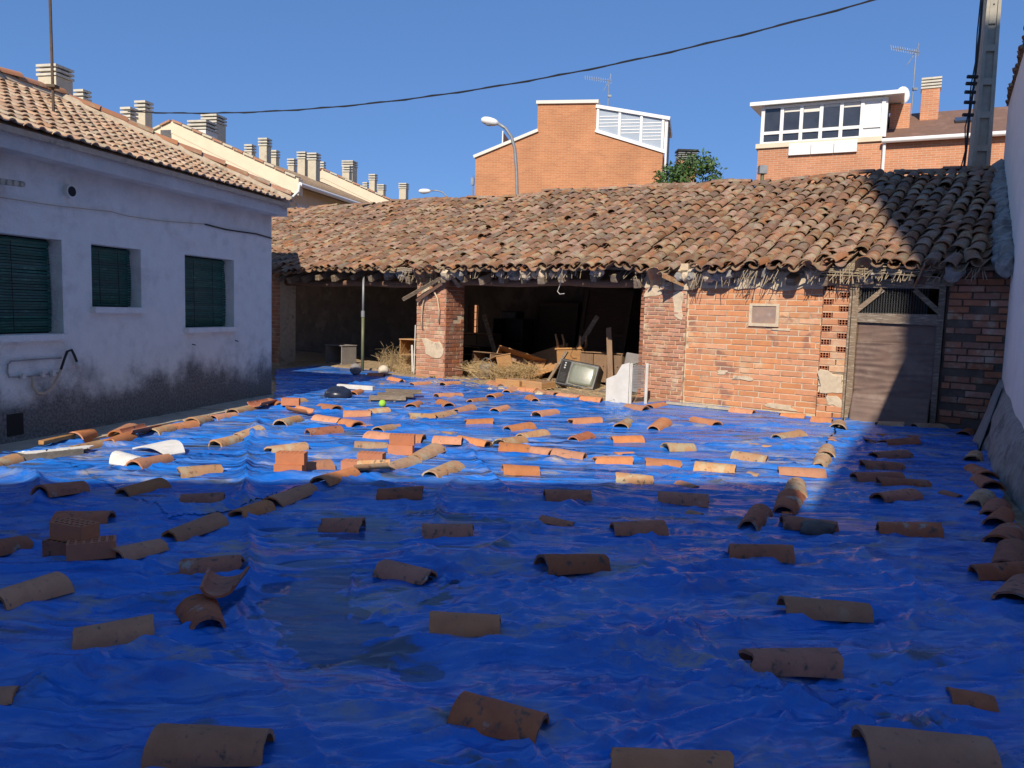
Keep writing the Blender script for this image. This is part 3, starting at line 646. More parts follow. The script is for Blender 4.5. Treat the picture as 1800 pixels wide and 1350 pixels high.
# ridge and verge tiles
for i in range(50):
    x = -16.2+i*.42
    if x > 4.5: break
    if random.random() < .12: continue
    p = roofp(x, 1.0); mw = Matrix.Translation((x, p.y+random.uniform(-.03, .04), p.z+.07+random.uniform(-.02, .03))) @ Euler((random.gauss(0, .1), random.gauss(-.03, .07), random.gauss(0, .09))).to_matrix().to_4x4()
    placed.append((12.5, mw, random.randrange(4)))
placed.sort(key=lambda q: q[0])
for d_, mw, k in placed[:300]: link('roof_tile', RTM[k], roof, mw)
VV = []; FF = []; o_ = 0
for d_, mw, k in placed[300:]:
    A = np.array(mw)[:3]; V = RTV[k] @ A[:, :3].T+A[:, 3]; VV.append(V); FF += [tuple(i+o_ for i in f) for f in RTF[k]]; o_ += len(V)
me = bpy.data.meshes.new('roof_tiles'); me.from_pydata(np.concatenate(VV).tolist(), [], FF); me.materials.append(T['roof']); autosmooth(me)
tag(link('roof_tile_field', me, roof), 'far rows of weathered clay roof tiles', kind='stuff')
# eaves: rafters, lintels, canes
rx = -12.1
while rx < 4.9:
    m = MB(); L0 = .30+random.uniform(-.12, .06); hgt = .14+random.uniform(-.03, .03); wd = .13+random.uniform(-.02, .03)
    z0 = roofz(rx, .06)-.1-hgt/2
    m.box((rx, .12+.3-L0/2, z0), (wd, L0+.55, hgt), (SL*.9, random.gauss(0, .05), random.gauss(0, .04)), j=.014)
    bev(m.build('rafter', T['wood'], shed), .012, 2); rx += .56+random.uniform(-.12, .14)
def lintel(x0, x1, y, z, d, mat): 
    n = 8; pts = [(x0+(x1-x0)*i/n, y+.01*math.sin(i), z+.02*math.sin(i*1.7)) for i in range(n+1)]
    return MB().tube(pts, [d*(1+.06*math.sin(i*2.1)) for i in range(n+1)], 8).build('lintel_beam', mat, shed, True)
lintel(-4.95, -.15, .2, 2.13, .085, T['beam']); lintel(-10.6, -5.6, .22, 2.1, .085, T['beam']); lintel(-4.95, -.15, .42, 2.14, .08, T['beam'])
lintel(-10.6, -5.6, .44, 2.1, .08, T['dwood'])
MB().b2(3.15, 4.6, .05, .2, 2.27, 2.36).build('lintel_beam', T['wood'], shed)
cn = MB()
def canes(x0, x1, n, dn=.28, z0=2.33):
    for i in range(n):
        x = random.uniform(x0, x1); y = -.17+random.uniform(-.08, .1); l = random.uniform(.1, dn)
        zt = roofz(x, .02)-.03
        cn.tube([(x, y+.2, zt+.05), (x+random.uniform(-.05, .02), y, zt-.05), (x+random.uniform(-.12, .03), y-.03, zt-.06-l)], .006, 4)
canes(.75, 1.55, 16, .26); canes(1.6, 2.3, 30, .25); canes(2.6, 3.6, 40, .22); canes(3.5, 4.1, 26, .16); canes(-.5, -.1, 8, .15); canes(-4.9, -1, 50, .13); canes(-6, -5, 18, .2); canes(4.3, 5, 20, .15)
for i in range(26):
    x = random.uniform(2.6, 4.0); z = roofz(x, .02)-random.uniform(.02, .16)
    cn.tube([(x, -.2, z), (x+random.uniform(.3, .7), -.22, z+random.uniform(-.08, .08))], .007, 4)
for i in range(16):
    x = random.uniform(-6.6, -5.2); z = roofz(x, .03)-random.uniform(.0, .1)
    cn.tube([(x, -.24, z), (x+random.uniform(.3, .8), -.26, z+random.uniform(-.05, .1))], .012, 4)
tag(cn.build('cane_lining', T['cane'], shed), 'broken bundles of dry cane under the eaves', kind='stuff')
# mortar lumps between the rafter ends
for i in range(34):
    x = random.uniform(-7, 4.8); s = random.uniform(.07, .15); m = MB()
    bm = bmesh.new(); bmesh.ops.create_icosphere(bm, subdivisions=2, radius=s)
    for v in bm.verts: v.co *= 1+random.uniform(-.25, .2)
    me = bpy.data.meshes.new('clod'); bm.to_mesh(me); bm.free(); me.materials.append(T['mortar'] if random.random() < .5 else T['concrete'])
    link('mortar_clod', me, shed, Matrix.Translation((x, -.05+random.uniform(-.12, .1), roofz(x, .05)-.16)))
# a row of slipped tiles hanging at the eave
for (x, dz, ry) in ((-5.45, -.1, .5), (-5.1, -.05, .2), (.05, -.1, .3), (.35, -.12, -.5), (3.4, -.08, .3), (2.75, -.05, -.4), (4.25, -.1, .5)):
    link('slipped_tile', RTM[0], roof, Matrix.Translation((x, -.22, roofz(x, 0)+dz)) @ Euler((random.gauss(0, .3), ry*.4+.5, R_(90)+ry)).to_matrix().to_4x4())
# door -----------------------------------------------------------------
door = thing('yard_door', 'tall brown sheet door with chicken wire transom in grey timber frame', 'door', sw(3.25, .06), S_ANG)
def dp(m, n, mat): return m.build(n, mat, door)
dp(MB().box((.045, 0, 1.13), (.085, .09, 2.26), j=.006), 'frame_post', T['wood']); dp(MB().box((1.2, 0, 1.13), (.08, .09, 2.26), j=.006), 'frame_post', T['wood'])
dp(MB().box((.62, -.005, 2.12), (1.08, .08, .14), j=.012), 'top_rail', T['wood']); dp(MB().box((.62, -.01, 1.6), (1.08, .07, .14), j=.01), 'middle_rail', T['wood'])
dp(MB().box((.23, -.02, 1.86), (.5, .04, .07), (0, -.75, 0)), 'brace', T['wood']); dp(MB().box((1.02, -.02, 1.86), (.5, .04, .07), (0, .75, 0)), 'brace', T['wood'])
cw = MB(); s = .036
for k in range(-4, 26):
    for sg in (1, -1):
        pts = []
        for i in range(13):
            x = .1+s*k+sg*s*.5*(i % 2)+ (0 if sg > 0 else s*.5); z = 1.66+i*.033
            if .09 < x < 1.16: pts.append((x, .0+.004*sg, z))
        if len(pts) > 2: cw.tube(pts, .0022, 3, False)
dp(cw, 'chicken_wire', T['grey'])
def rough_sheet(x0, x1, z0, z1, y0, y1, amp, seed, nx=46, nz=60):
    m = MB(); vs = []
    for k in range(nz+1):
        for i in range(nx+1):
            u, v = i/nx, k/nz; x = x0+(x1-x0)*u; z = z0+(z1-z0)*v
            y = y0+(y1-y0)*v+amp*float(np.clip(1-2.4*abs(perlin(x*1.5, z*9, seed)), 0, 1))*-.8+amp*.5*float(perlin(x*4, z*16, seed+1))+amp*1.0*float(perlin(x*1.5, z*1.3, seed+2))
            vs.append((x+.006*float(perlin(z*5, i*.1, seed+3)), y, z))
    n = nx+1; m.add(vs, [(k*n+i, k*n+i+1, (k+1)*n+i+1, (k+1)*n+i) for k in range(nz) for i in range(nx)])
    return m
def solid(o, th=.008): m_ = o.modifiers.new('thickness', 'SOLIDIFY'); m_.thickness = th; m_.offset = 1; return o
q = rough_sheet(.09, 1.17, .44, 1.24, .0, .0, .016, 80).build('panel', T['door'], door, True); solid(q)
q = rough_sheet(.09, 1.17, 1.2, 1.55, .02, .02, .01, 84).build('panel', T['door'], door, True); solid(q)
q = rough_sheet(.09, 1.15, .0, .45, -.16, -.02, .012, 88).build('panel', T['door'], door, True); solid(q)
dp(MB().b2(.08, 1.17, .06, .075, 0, 1.55), 'backing_board', T['dwood'])
MB().box((3.22, .03, 1.1), (.03, .03, 2.1)).build('drain_pipe', T['wood'], shed)

# ================================================================== WHITE HOUSE
house = thing('white_house', 'white plastered house with green roller blinds and tiled hip roof', 'house', H0, H_ANG)
wins = [(-2.25, -1.08, 1.18, 2.19), (-3.95, -3.12, 1.45, 2.18), (-6.1, -4.38, 1.15, 2.18)]
HW = MB(); DEPTH = .3
wl = sorted(wins); cur = -10.0
cols_ = []
for (a, b, c, d) in wl:
    HW.b2(cur, a, 0, DEPTH, -.05, 3.0); HW.b2(a, b, .0015, DEPTH, -.05, c); HW.b2(a, b, .0015, DEPTH, d, 3.0); cur = b
HW.b2(cur, 0, 0, DEPTH, -.05, 3.02)
HW.b2(-.3, 0, DEPTH, 8, -.05, 3.02)                 # far end wall
HW.b2(-10, -.3, 7.7, 8, -.05, 3.02)
wall = HW.build('wall', T['plaster'], house)
cornice = MB().b2(-10, .08, -.24, .3, 2.98, 3.2).b2(-.2, .08, .3, 8.3, 2.98, 3.19).build('cornice', T['plaster'], house)
for (a, b, c, d) in wins:
    wn = MB().b2(a, b, .2, .23, c, d).build('window', T['black'], house)
    MB().box(((a+b)/2, .0, c-.035), (b-a+.07, .16, .07), j=.004).build('sill', T['plaster'], wn)
    bl = MB(); z = c+.02; n = int((d-c-.05)/.03)
    for k in range(n):
        zz = c+.015+k*(d-c-.06)/n; bulge = .02*math.sin(k/n*3.1)
        bl.box(((a+b)/2-.01, .165-bulge-.02*(1-k/n)+random.uniform(-.003, .003), zz+.014), (b-a-.03, .010, .0245), (R_(12)+random.gauss(0, .06), random.gauss(0, .003), 0))
    bl.build('roller_blind', T['blind'], wn)
    MB().tube([(a+.03, .17, d-.05), (b-.03, .17, d-.05)], .035, 10).build('blind_roll', T['blind'], wn)
    for fx in (.3, .68): MB().tube([(a+(b-a)*fx, .115, d-.06), (a+(b-a)*fx+.01, .11, c+.03)], .004, 4).build('blind_cord', T['wire'], wn)
# hipped roof of interlocking tiles
EX, EY, EZ, HP = .1, -.29, 3.19, R_(25.5)
RIDGE = 2.3
def hr(x, y, off=0): return Vector((x, y, EZ+(y-EY)*math.tan(HP)+off/math.cos(HP)))
dkm = MB(); A = Vector((EX, EY, EZ)); B = Vector((EX-RIDGE, EY+RIDGE, EZ+RIDGE*math.tan(HP))); Cc = Vector((-10, EY+RIDGE, B.z)); D = Vector((-10, EY, EZ))
E2 = Vector((EX, EY+2*RIDGE, EZ)); F2 = Vector((-10, EY+2*RIDGE, EZ))
for o2 in (0, -.06): dkm.add([A+Vector((0, 0, o2)), B+Vector((0, 0, o2)), Cc+Vector((0, 0, o2)), D+Vector((0, 0, o2)), E2+Vector((0, 0, o2)), F2+Vector((0, 0, o2))], [(0, 1, 2, 3), (0, 4, 1), (1, 4, 5, 2)])
dkm.add([A, D, D+Vector((0, 0, -.06)), A+Vector((0, 0, -.06))], [(0, 1, 2, 3)])
hroof = dkm.build('roof', T['mortar'], house)
def mixta(seed):
    rr = random.Random(seed); W, L = .185, .32; m = MB(); prof = []
    for i in range(11):
        u = i/10; z = .012+.032*max(0, math.sin(math.pi*min(1, u/.62)))**1.0 if u < .62 else .010+.012*((u-.62)/.38)
        prof.append((W*(u-.5), z))
    vs = []
    for th in (0, -.014):
        for (x, z) in prof: vs.append((x, 0, z+th+.034+rr.uniform(-.002, .002)))
        for (x, z) in prof: vs.append((x, L, z*.9+th))
    n = 11; fs = []
    for i in range(n-1): fs += [(i, i+1, n+i+1, n+i), (2*n+i, 3*n+i, 3*n+i+1, 2*n+i+1), (i, 2*n+i, 2*n+i+1, i+1)]
    fs += [(0, n, 3*n, 2*n), (n-1, 3*n-1, 4*n-1, 2*n-1)]
    m.add(vs, fs); return autosmooth(m.mesh('roof_tile', T['hroof']), 50)
MX = [mixta(i) for i in range(3)]; MXV = [np.array([v.co[:] for v in me.vertices]) for me in MX]; MXF = [[tuple(p.vertices) for p in me.polygons] for me in MX]
hp = []; sl = RIDGE/math.cos(HP); rows = 12; step = sl/rows
for r in range(rows):
    yo = EY-.05+r*step*math.cos(HP); x = EX-.12-(yo-EY)
    cc = 0
    for c in range(80):
        xx = EX-.1-c*.176
        if xx-.1 < -9.8: break
        if xx+.1 > EX-(yo-EY)-.02: continue
        mw = Matrix.Translation(hr(xx+random.uniform(-.006, .006), yo+random.uniform(-.012, .012), .012)) @ Matrix.Rotation(HP+random.gauss(0, .012), 4, 'X') @ Matrix.Rotation(random.gauss(0, .015), 4, 'Z')
        wp = hw(xx, yo, 3.5); hp.append((np.linalg.norm(wp-CP)+(30 if xx < -7.2 else 0), mw, random.randrange(3)))
hp.sort(key=lambda q: q[0])
for d_, mw, k in hp[:280]: link('roof_tile', MX[k], hroof, mw)
if len(hp) > 280:
    VV = []; FF = []; o_ = 0
    for d_, mw, k in hp[280:]:
        A_ = np.array(mw)[:3]; VV.append(MXV[k] @ A_[:, :3].T+A_[:, 3]); FF += [tuple(i+o_ for i in f) for f in MXF[k]]; o_ += len(MXV[k])
    me = bpy.data.meshes.new('roof_tiles'); me.from_pydata(np.concatenate(VV).tolist(), [], FF); me.materials.append(T['hroof']); tag(link('roof_tile_field', me, hroof), kind='stuff')
HT = autosmooth(tile_mb(.44, .25, .2, .1, .016, 8, 1, .006, 5).mesh('hip_tile', T['hip'])); 
hd = (B-A); hl = hd.length; hd.normalize()
mm = MB(); sidev = hd.cross(Vector((0, 0, 1))).normalized(); upv = sidev.cross(hd).normalized()
mm.tube([A+hd*.05+upv*.0, A+hd*hl*.5, B], .15, 10); mm.build('hip_mortar', T['mortar'], hroof)
k = 0.12
while k < hl-.1:
    p = A+hd*(k+.17)+upv*(.085+random.uniform(-.01, .015))
    if random.random() > .06:
        X_ = (hd+upv*-.04+sidev*random.gauss(0, .04)).normalized(); Y_ = upv.cross(X_).normalized(); Z_ = X_.cross(Y_)
        link('hip_tile', HT, hroof, Matrix(((X_.x, Y_.x, Z_.x, p.x), (X_.y, Y_.y, Z_.y, p.y), (X_.z, Y_.z, Z_.z, p.z), (0, 0, 0, 1))))
    k += .36
k = 0
while k < 7:
    p = B+Vector((-k-.2, 0, .08+random.uniform(-.01, .02))); link('ridge_tile', HT, hroof, Matrix.Translation(p) @ Euler((0, random.gauss(.04, .03), math.pi+random.gauss(0, .03))).to_matrix().to_4x4()); k += .37
MB().tube([B+Vector((0, 0, 0)), B+Vector((-8, 0, 0))], .13, 8).build('ridge_mortar', T['mortar'], hroof)
# vent pipe, holes, nails, fittings on the wall
MB().tube([(-4.28, .0, 2.72), (-4.28, -.06, 2.72)], .075, 18).build('vent_collar', T['plaster'], house)
MB().tube([(-4.28, -.05, 2.72), (-4.28, -.065, 2.72)], .055, 18).build('vent_pipe', T['black'], house)
MB().b2(-5.15, -4.95, -.004, .02, .1, .33).build('wall_hole', T['black'], house)  # flat black patch painted for the dark inside a hole
for (x, z) in ((-2.1, .95), (-1.05, .97), (-.7, 3.1)): MB().tube([(x, .01, z), (x, -.05, z-.01)], .008, 6).build('nail', T['wire'], house)
def hpt(px, py, y=-.02):                  # point on the wall plane, house coordinates
    d = ray(px, py); n = np.array([-math.sin(H_ANG), math.cos(H_ANG), 0]); P = hw(0, y, 0); q = CP+d*(((P-CP)@n)/(d@n)); dx, dy = q[0]-H0[0], q[1]-H0[1]
    c, s_ = math.cos(H_ANG), math.sin(H_ANG); return (c*dx+s_*dy, -s_*dx+c*dy, q[2])
cb = thing('wall_cable', 'thin dark cable sagging along the white house wall', 'cable', H0, H_ANG)
MB().tube([hpt(*q) for q in ((-60, 342), (0, 347), (100, 362), (195, 372), (225, 380), (290, 389), (362, 394))], .006, 5).build('thin_run', T['hose'], cb)
MB().tube([hpt(*q) for q in ((360, 394), (400, 404), (450, 411), (478, 419))], .011, 6).build('thick_run', T['wire'], cb)
ta = thing('water_pipe', 'wall water pipe with taps and pale hanging hose on white house', 'pipe', H0, H_ANG)
MB().tube([hpt(*q) for q in ((108, 629), (60, 632), (20, 635), (14, 640), (13, 655), (16, 663), (40, 663), (85, 658), (105, 655))], .009, 6).build('pipe', T['copper'], ta)
MB().tube([hpt(*q, -.05) for q in ((57, 662), (58, 680), (66, 691), (78, 692), (92, 682), (103, 662), (107, 650))], .014, 7).build('hose', T['hose'], ta, True)
MB().tube([hpt(*q, -.05) for q in ((107, 650), (113, 632), (118, 618), (126, 615), (131, 625), (136, 638))], .014, 7).build('dark_hose', T['wire'], ta, True)
for q in ((40, 662), (74, 659), (92, 657)):
    x, y, z = hpt(*q, -.03); MB().box((x, y, z), (.045, .05, .04), j=.005).box((x, y-.03, z+.03), (.06, .02, .015)).build('tap', T['white'], ta)
x, y, z = hpt(138, 640, -.06); 
def ball(name, r, mat, parent=None, loc=(0, 0, 0), sub=3, nz=0):
    bm = bmesh.new(); bmesh.ops.create_icosphere(bm, subdivisions=sub, radius=r)
    for v in bm.verts:
        if nz: v.co *= 1+random.uniform(-nz, nz)
    me = bpy.data.meshes.new(name); bm.to_mesh(me); bm.free(); me.materials.append(mat); me.polygons.foreach_set('use_smooth', [True]*len(me.polygons))
    o = link(name, me, parent); o.location = loc; return o
ball('hose_nozzle', .035, T['white'], ta, (x, y, z))
mast = thing('roof_mast', 'thin rusty mast rising from the white house roof', 'mast', (0, 0, 0))
P = at(93, 152, 9.5); Q = at(86, -60, 9.5)
MB().tube([P-np.array([0, 0, .4]), Q], .016, 6).build('pole', T['bark'], mast); MB().box(tuple(P), (.1, .1, .03)).build('foot', T['bark'], mast)
# stub of a corrugated canopy at the frame edge
cs = MB(); b0 = hpt(-60, 322, -.3)
for k in range(10):
    p = hpt(38-k*12, 324-k*1.5, -.25); cs.tube([(p[0], p[1]-.02, p[2]), (p[0]-.02, .0, p[2]+.03)], .03, 8)
cs.b2(hpt(-80, 320, -.25)[0], hpt(36, 322, -.25)[0], -.25, 0, hpt(0, 320, -.25)[2]+.02, hpt(0, 320, -.25)[2]+.035)
tag(thing('canopy', 'pale corrugated canopy edge at the left of the white house wall', 'canopy', H0, H_ANG)); cs.build('corrugated_sheet', T['strip'], bpy.data.objects['canopy'])

# ================================================================== RIGHT-HAND BUILDING
RA = math.atan2(1, .554); RY0, RY1 = 3.6, 14.95
rb = thing('right_house', 'tall plain white wall of the neighbouring house at right', 'house', (wallX(RY0), RY0, 0), RA)
LEN = (RY1-RY0)/math.sin(RA)
m = MB(); m.b2(0, 3.9, -7, -.002, -.05, 4.85); m.b2(3.9, LEN, -7, 0, -.05, 5.65); m.build('wall', T['plaster_r'], rb)
m = MB(); m.add([(3.9, .03, 5.65), (LEN+.02, .03, 5.65), (LEN+.02, -3.5, 7.1), (3.9, -3.5, 7.1), (3.9, -7.1, 5.65), (LEN+.02, -7.1, 5.65)], [(0, 1, 2, 3), (3, 2, 5, 4), (0, 3, 4), (1, 5, 2), (0, 4, 5, 1)]); rbr = m.build('roof', T['roofdeck'], rb)
for i in range(17, int(LEN/.23)):
    link('roof_tile', RTM[i % 4], rbr, Matrix.Translation((i*.23+.1, -.19+random.uniform(-.03, .02), 5.72)) @ Euler((0, -.42, R_(-90)+random.gauss(0, .05))).to_matrix().to_4x4())
# rough plinth at its foot
m = MB(); n, kx = 70, 14; vs = []
for i in range(n+1):
    for k in range(kx+1):
        u, v = 3.0+(LEN-7.2)*i/n*1.0, k/kx; hgt = .62+.12*float(perlin(u*.8, 3.1, 91))+.2*max(0, (u-5)/3); z = hgt*v
        y = .02+(.2*(1-v)**.8)*min(1, (u-2.9)/2)+.06*float(fbm(np.array(u*2.2), np.array(v*2.3), 4, 92))*(1-v*.5)
        vs.append((u, y if k < kx else -.01, z-.04))
n1 = kx+1; m.add(vs, [(i*n1+k, (i+1)*n1+k, (i+1)*n1+k+1, i*n1+k+1) for i in range(n) for k in range(kx)])
m.build('plinth', T['concrete'], rb, True)
jm = MB()                                       # lumpy mortar flashing where shed roof meets this wall
for i in range(24):
    v = i/23; p = roofp(roofxr(v)-.02, v); jm.v.append(0); jm.v.pop()
    wv = sw(p.x+.02, p.y, p.z+.02); bm = bmesh.new(); bmesh.ops.create_icosphere(bm, subdivisions=2, radius=.15+.05*random.random())
    for vv in bm.verts: vv.co *= 1+random.uniform(-.25, .2)
    o_ = len(jm.v); jm.v += [tuple(np.array(vv.co)+wv) for vv in bm.verts]; jm.f += [tuple(x.index+o_ for x in f.verts) for f in bm.faces]; bm.free()
fl = jm.build('mortar_flashing', T['concrete'], None); fl.parent = shed; fl.matrix_parent_inverse = Matrix.LocRotScale(Vector(S0), Euler((0, 0, S_ANG)), None).inverted()
# leaning slab
P = gp(1718, 790); ls = thing('leaning_board', 'thin grey board leaning against the right wall beside the door', 'board', tuple(P), 0)
Q = at(1758, 682, P[1]+.55)
m = MB(); a = np.zeros(3); b = Q-P; sd_ = np.array([.17, .42, .02])
m.prism([tuple(a), tuple(a+sd_), tuple(b+sd_*.35), tuple(b)], (.018, -.008, .004)); m.build('slab', T['slab'], ls)
# power pole
pp = thing('power_pole', 'tapered concrete power pole with recesses behind the shed ridge', 'power pole', (8.93, 15.4, 0), R_(-12))
m = MB(); HPOLE = 10.5
def pw(z): return .22-.0125*z
core = MB(); core.add([(sx*pw(z)*(1 if ax else 1), sy*pw(z)*.62, z) for z, ax in ((0, 1), (HPOLE, 1)) for sx, sy in ((-1, -1), (1, -1), (1, 1), (-1, 1))], [(0, 1, 5, 4), (1, 2, 6, 5), (2, 3, 7, 6), (3, 0, 4, 7), (4, 5, 6, 7)])
core.build('shaft', T['polec'], pp)
for sx in (-1, 1):
    r = MB(); r.add([(sx*pw(z)*f, -pw(z)*.62+dy, z) for z in (0, HPOLE) for f, dy in ((.55, -.05), (1.0, -.05), (1.0, .02), (.55, .02))], [(0, 1, 5, 4), (1, 2, 6, 5), (2, 3, 7, 6), (3, 0, 4, 7), (4, 5, 6, 7)]); r.build('flange', T['polec'], pp)
for k in range(11):
    z = .6+k*.62
    MB().box((0, -pw(z)*.62-.02, z), (pw(z)*1.12, .056, .12)).build('web', T['polec'], pp)
MB().box((0, -pw(8.6)*.62-.02, 8.85), (pw(8.6)*1.1, .05, 3.2)).build('solid_head', T['polec'], pp)
for k in range(12): MB().tube([(0, -pw(8)*.62-.05, 7.6+k*.16), (0, -pw(8)*.62-.035, 7.6+k*.16)], .014, 8).build('bolt_hole', T['black'], pp)
pc = thing('pole_cable', 'black service cable with insulators running down beside the concrete pole', 'cable', (0, 0, 0))
Yp = 15.0; pts = [at(x, y, Yp) for x, y in ((1732, -60), (1727, 0), (1722, 60), (1717, 110), (1712, 150), (1705, 195), (1702, 225), (1698, 265), (1694, 300), (1690, 330))]
MB().tube(pts, .022, 6).build('cable', T['wire'], pc)
MB().tube([p+np.array([-.05+.03*math.sin(i*3), -.02, 0]) for i, p in enumerate(pts)], .012, 5).build('cable', T['wire'], pc)
for q in ((1709, 135), (1707, 147), (1705, 162), (1704, 180), (1701, 202)):
    p = at(*q, Yp); MB().tube([p-np.array([.09, 0, 0]), p+np.array([.1, 0, 0])], .035, 8).build('insulator', T['wire'], pc)
# overhead wire
A_ = at(225, 196, 22.0); B_ = at(1740, -60, 14.0); wr = []
for i in range(61):
    t = i/60; p = A_*(1-t)+B_*t; p = p-np.array([0, 0, 4*.8*t*(1-t)]); wr.append(p)
tw = MB().tube(wr, .016, 5)
tw.tube([p+np.array([.0, .0, .022*math.sin(i*1.4)]) for i, p in enumerate(wr)], .011, 4)
tag(tw.build('overhead_wire', T['wire']), 'twisted black overhead wire crossing the blue sky', 'wire')

# ================================================================== BUILDINGS THAT SHADE THE FOREGROUND (behind the viewpoint)
TE = math.tan(ELEV)
def caster(name, poly_us, s0, label, mat, back=5):
    """front outline given by where its shadow edge lies: (u across the light, s along it)"""
    c, s = math.cos(PHI), math.sin(PHI); P = []
    for u, ss in poly_us:
        z = (ss-s0)*TE; P.append((u*c+s0*s, -u*s+s0*c, max(z, 0)))
    t_ = thing(name, label, 'building', (P[0][0], P[0][1], 0))
    m = MB(); m.prism([tuple(np.array(p)-np.array([P[0][0], P[0][1], 0])) for p in P], (-s*back, -c*back, 0)); m.build('wall', mat, t_); return t_
def us(P): return (P[0]*math.cos(PHI)-P[1]*math.sin(PHI), P[0]*math.sin(PHI)+P[1]*math.cos(PHI)+P[2]/TE)
a0, a1, a2 = us(gp(0, 855)), us(gp(700, 855)), us(gp(1390, 857)); t1, t2, t3, t4, t5 = us(gp(1405, 908)), us(gp(1420, 900)), us(gp(1472, 817)), us(gp(1530, 747)), us(sw(3.95, .05, .5))
caster('rear_house', [(-9.5, -4), (-9.5, a0[1]-.9), a0, a1, a2, (a2[0], -4)], -4, 'plastered house standing behind the viewpoint, outside the picture', T['creamw'])
caster('rear_tower', [(.2, -5), (.2, t1[1]-.1), t1, t2, t3, t4, t5, (t5[0]+.02, 26.4), (6.8, 26.4), (6.8, -5)], -5, 'tall block standing behind the viewpoint at right, outside the picture', T['creamw'], 4)
hb = thing('hidden_shade_block', 'added sloping block, unseen behind the white house, shading the left bay', 'shade block', (0, 0, 0))  # added out of sight to throw shade on the shed's left bay
fpz = [(-5.35, 16.0, 3.7), (-6.1, 19.0, 4.1), (-9.5, 19.6, 5.6), (-9.5, 16.0, 5.0)]
MB().add([(x, y, -.05) for x, y, z in fpz]+[(x, y, z) for x, y, z in fpz], [(0, 1, 2, 3), (4, 7, 6, 5), (0, 4, 5, 1), (1, 5, 6, 2), (2, 6, 7, 3), (3, 7, 4, 0)]).build('wall', T['creamw'], hb)

# ================================================================== BACKGROUND BUILDINGS
XH = np.array([math.sin(R_(13)), math.cos(R_(13)), 0]); YH = np.array([-math.cos(R_(13)), math.sin(R_(13)), 0])
def slab_edge(m, p, q, wd0, wd1, th):     # capping strip along p->q in the x-z plane, y from wd0 to wd1
    p = np.array(p, float); q = np.array(q, float); d = (q-p)/np.linalg.norm(q-p); n = np.array([-d[1], d[0]])
    P = [p-d*.06, q+d*.06, q+d*.06+n*th, p-d*.06+n*th]
    return m.prism([(a[0], wd0, a[1]) for a in P], (0, wd1-wd0, 0))
# --- brick gable building
b1 = thing('brick_gable_house', 'orange brick house with stepped gable and white glazed side gallery', 'house', (0, 33, 0), R_(-13))
GP = [(-1.87, -.05), (5.95, -.05), (5.9, 8.03), (3.18, 8.89), (3.19, 10.02), (.74, 10.06), (.75, 8.93), (-1.87, 7.94)]
MB().prism([(a, 0, b) for a, b in GP], (0, 7, 0)).build('wall', T['bk1'], b1)
m = MB(); slab_edge(m, (-1.87, 7.94), (.75, 8.93), -.08, 7, .12); slab_edge(m, (.74, 10.06), (3.19, 10.02), -.08, 7, .13); m.build('coping', T['creamw'], b1)
gal = MB(); slab_edge(gal, (3.2, 8.86), (5.93, 8.0), -.06, .12, .13)
gal = gal.build('gallery', T['wframe'], b1)
m = MB(); slab_edge(m, (3.2, 9.82), (6.05, 9.28), -.09, 3.2, .13); m.build('gallery_roof', T['wframe'], gal)
topz = lambda x: 9.82-(x-3.2)*.54/2.85; botz = lambda x: 8.99-(x-3.2)*.86/2.73
for x in (3.24, 4.13, 5.0, 5.86): MB().b2(x-.05, x+.05, -.05, .05, botz(x)-.05, topz(x)+.02).build('frame_bar', T['wframe'], gal)
for x0, x1 in ((3.29, 4.08), (4.18, 4.95), (5.05, 5.81)):
    MB().prism([(x0, .0, botz(x0)), (x1, .0, botz(x1)), (x1, .0, topz(x1)), (x0, .0, topz(x0))], (0, .02, 0)).build('pane', T['pane_l'], gal)
    for k in range(7):
        z0 = botz(x0)+.12+k*.13
        if z0 < topz(x1)-.1: MB().b2(x0+.02, x1-.02, -.012, -.004, z0, z0+.035).build('blind_slat', T['wframe'], gal)
for y in (.05, 1.0, 2.0, 3.0): MB().b2(5.93, 6.02, y-.05, y+.05, 8.0, 9.3).build('frame_bar', T['wframe'], gal)
MB().b2(5.96, 5.98, .1, 3.0, 8.1, 9.25).build('pane', T['pane'], gal)
MB().tube([(6.02, -.06, 9.2), (6.02, -.06, 4)], .045, 8).build('downpipe', T['wframe'], b1)
MB().b2(4.1, 4.75, 3.5, 4.1, 9.2, 10.25).build('chimney', T['dark'], b1); MB().b2(4.02, 4.83, 3.42, 4.18, 10.32, 10.4).build('chimney_cap', T['dark'], b1)
MB().tube([(-1.93, -.05, 4), (-1.93, -.05, 7.2)], .03, 6).box((-1.96, -.05, 6.95), (.12, .12, .3)).build('lamp_bracket', T['grey'], b1)
fl = MB().add([(-.95, 1, 8.2), (-.95, 1, 9.2), (-.6, 1, 8.75), (-.2, 1.02, 8.45), (.1, 1, 8.5)], [(0, 1, 2, 3, 4)]).build('parasol', T['flag'], b1); solid(fl, .02)
MB().tube([(-.97, 1, 8), (-.97, 1, 9.25)], .03, 6).build('parasol_pole', T['wframe'], b1)
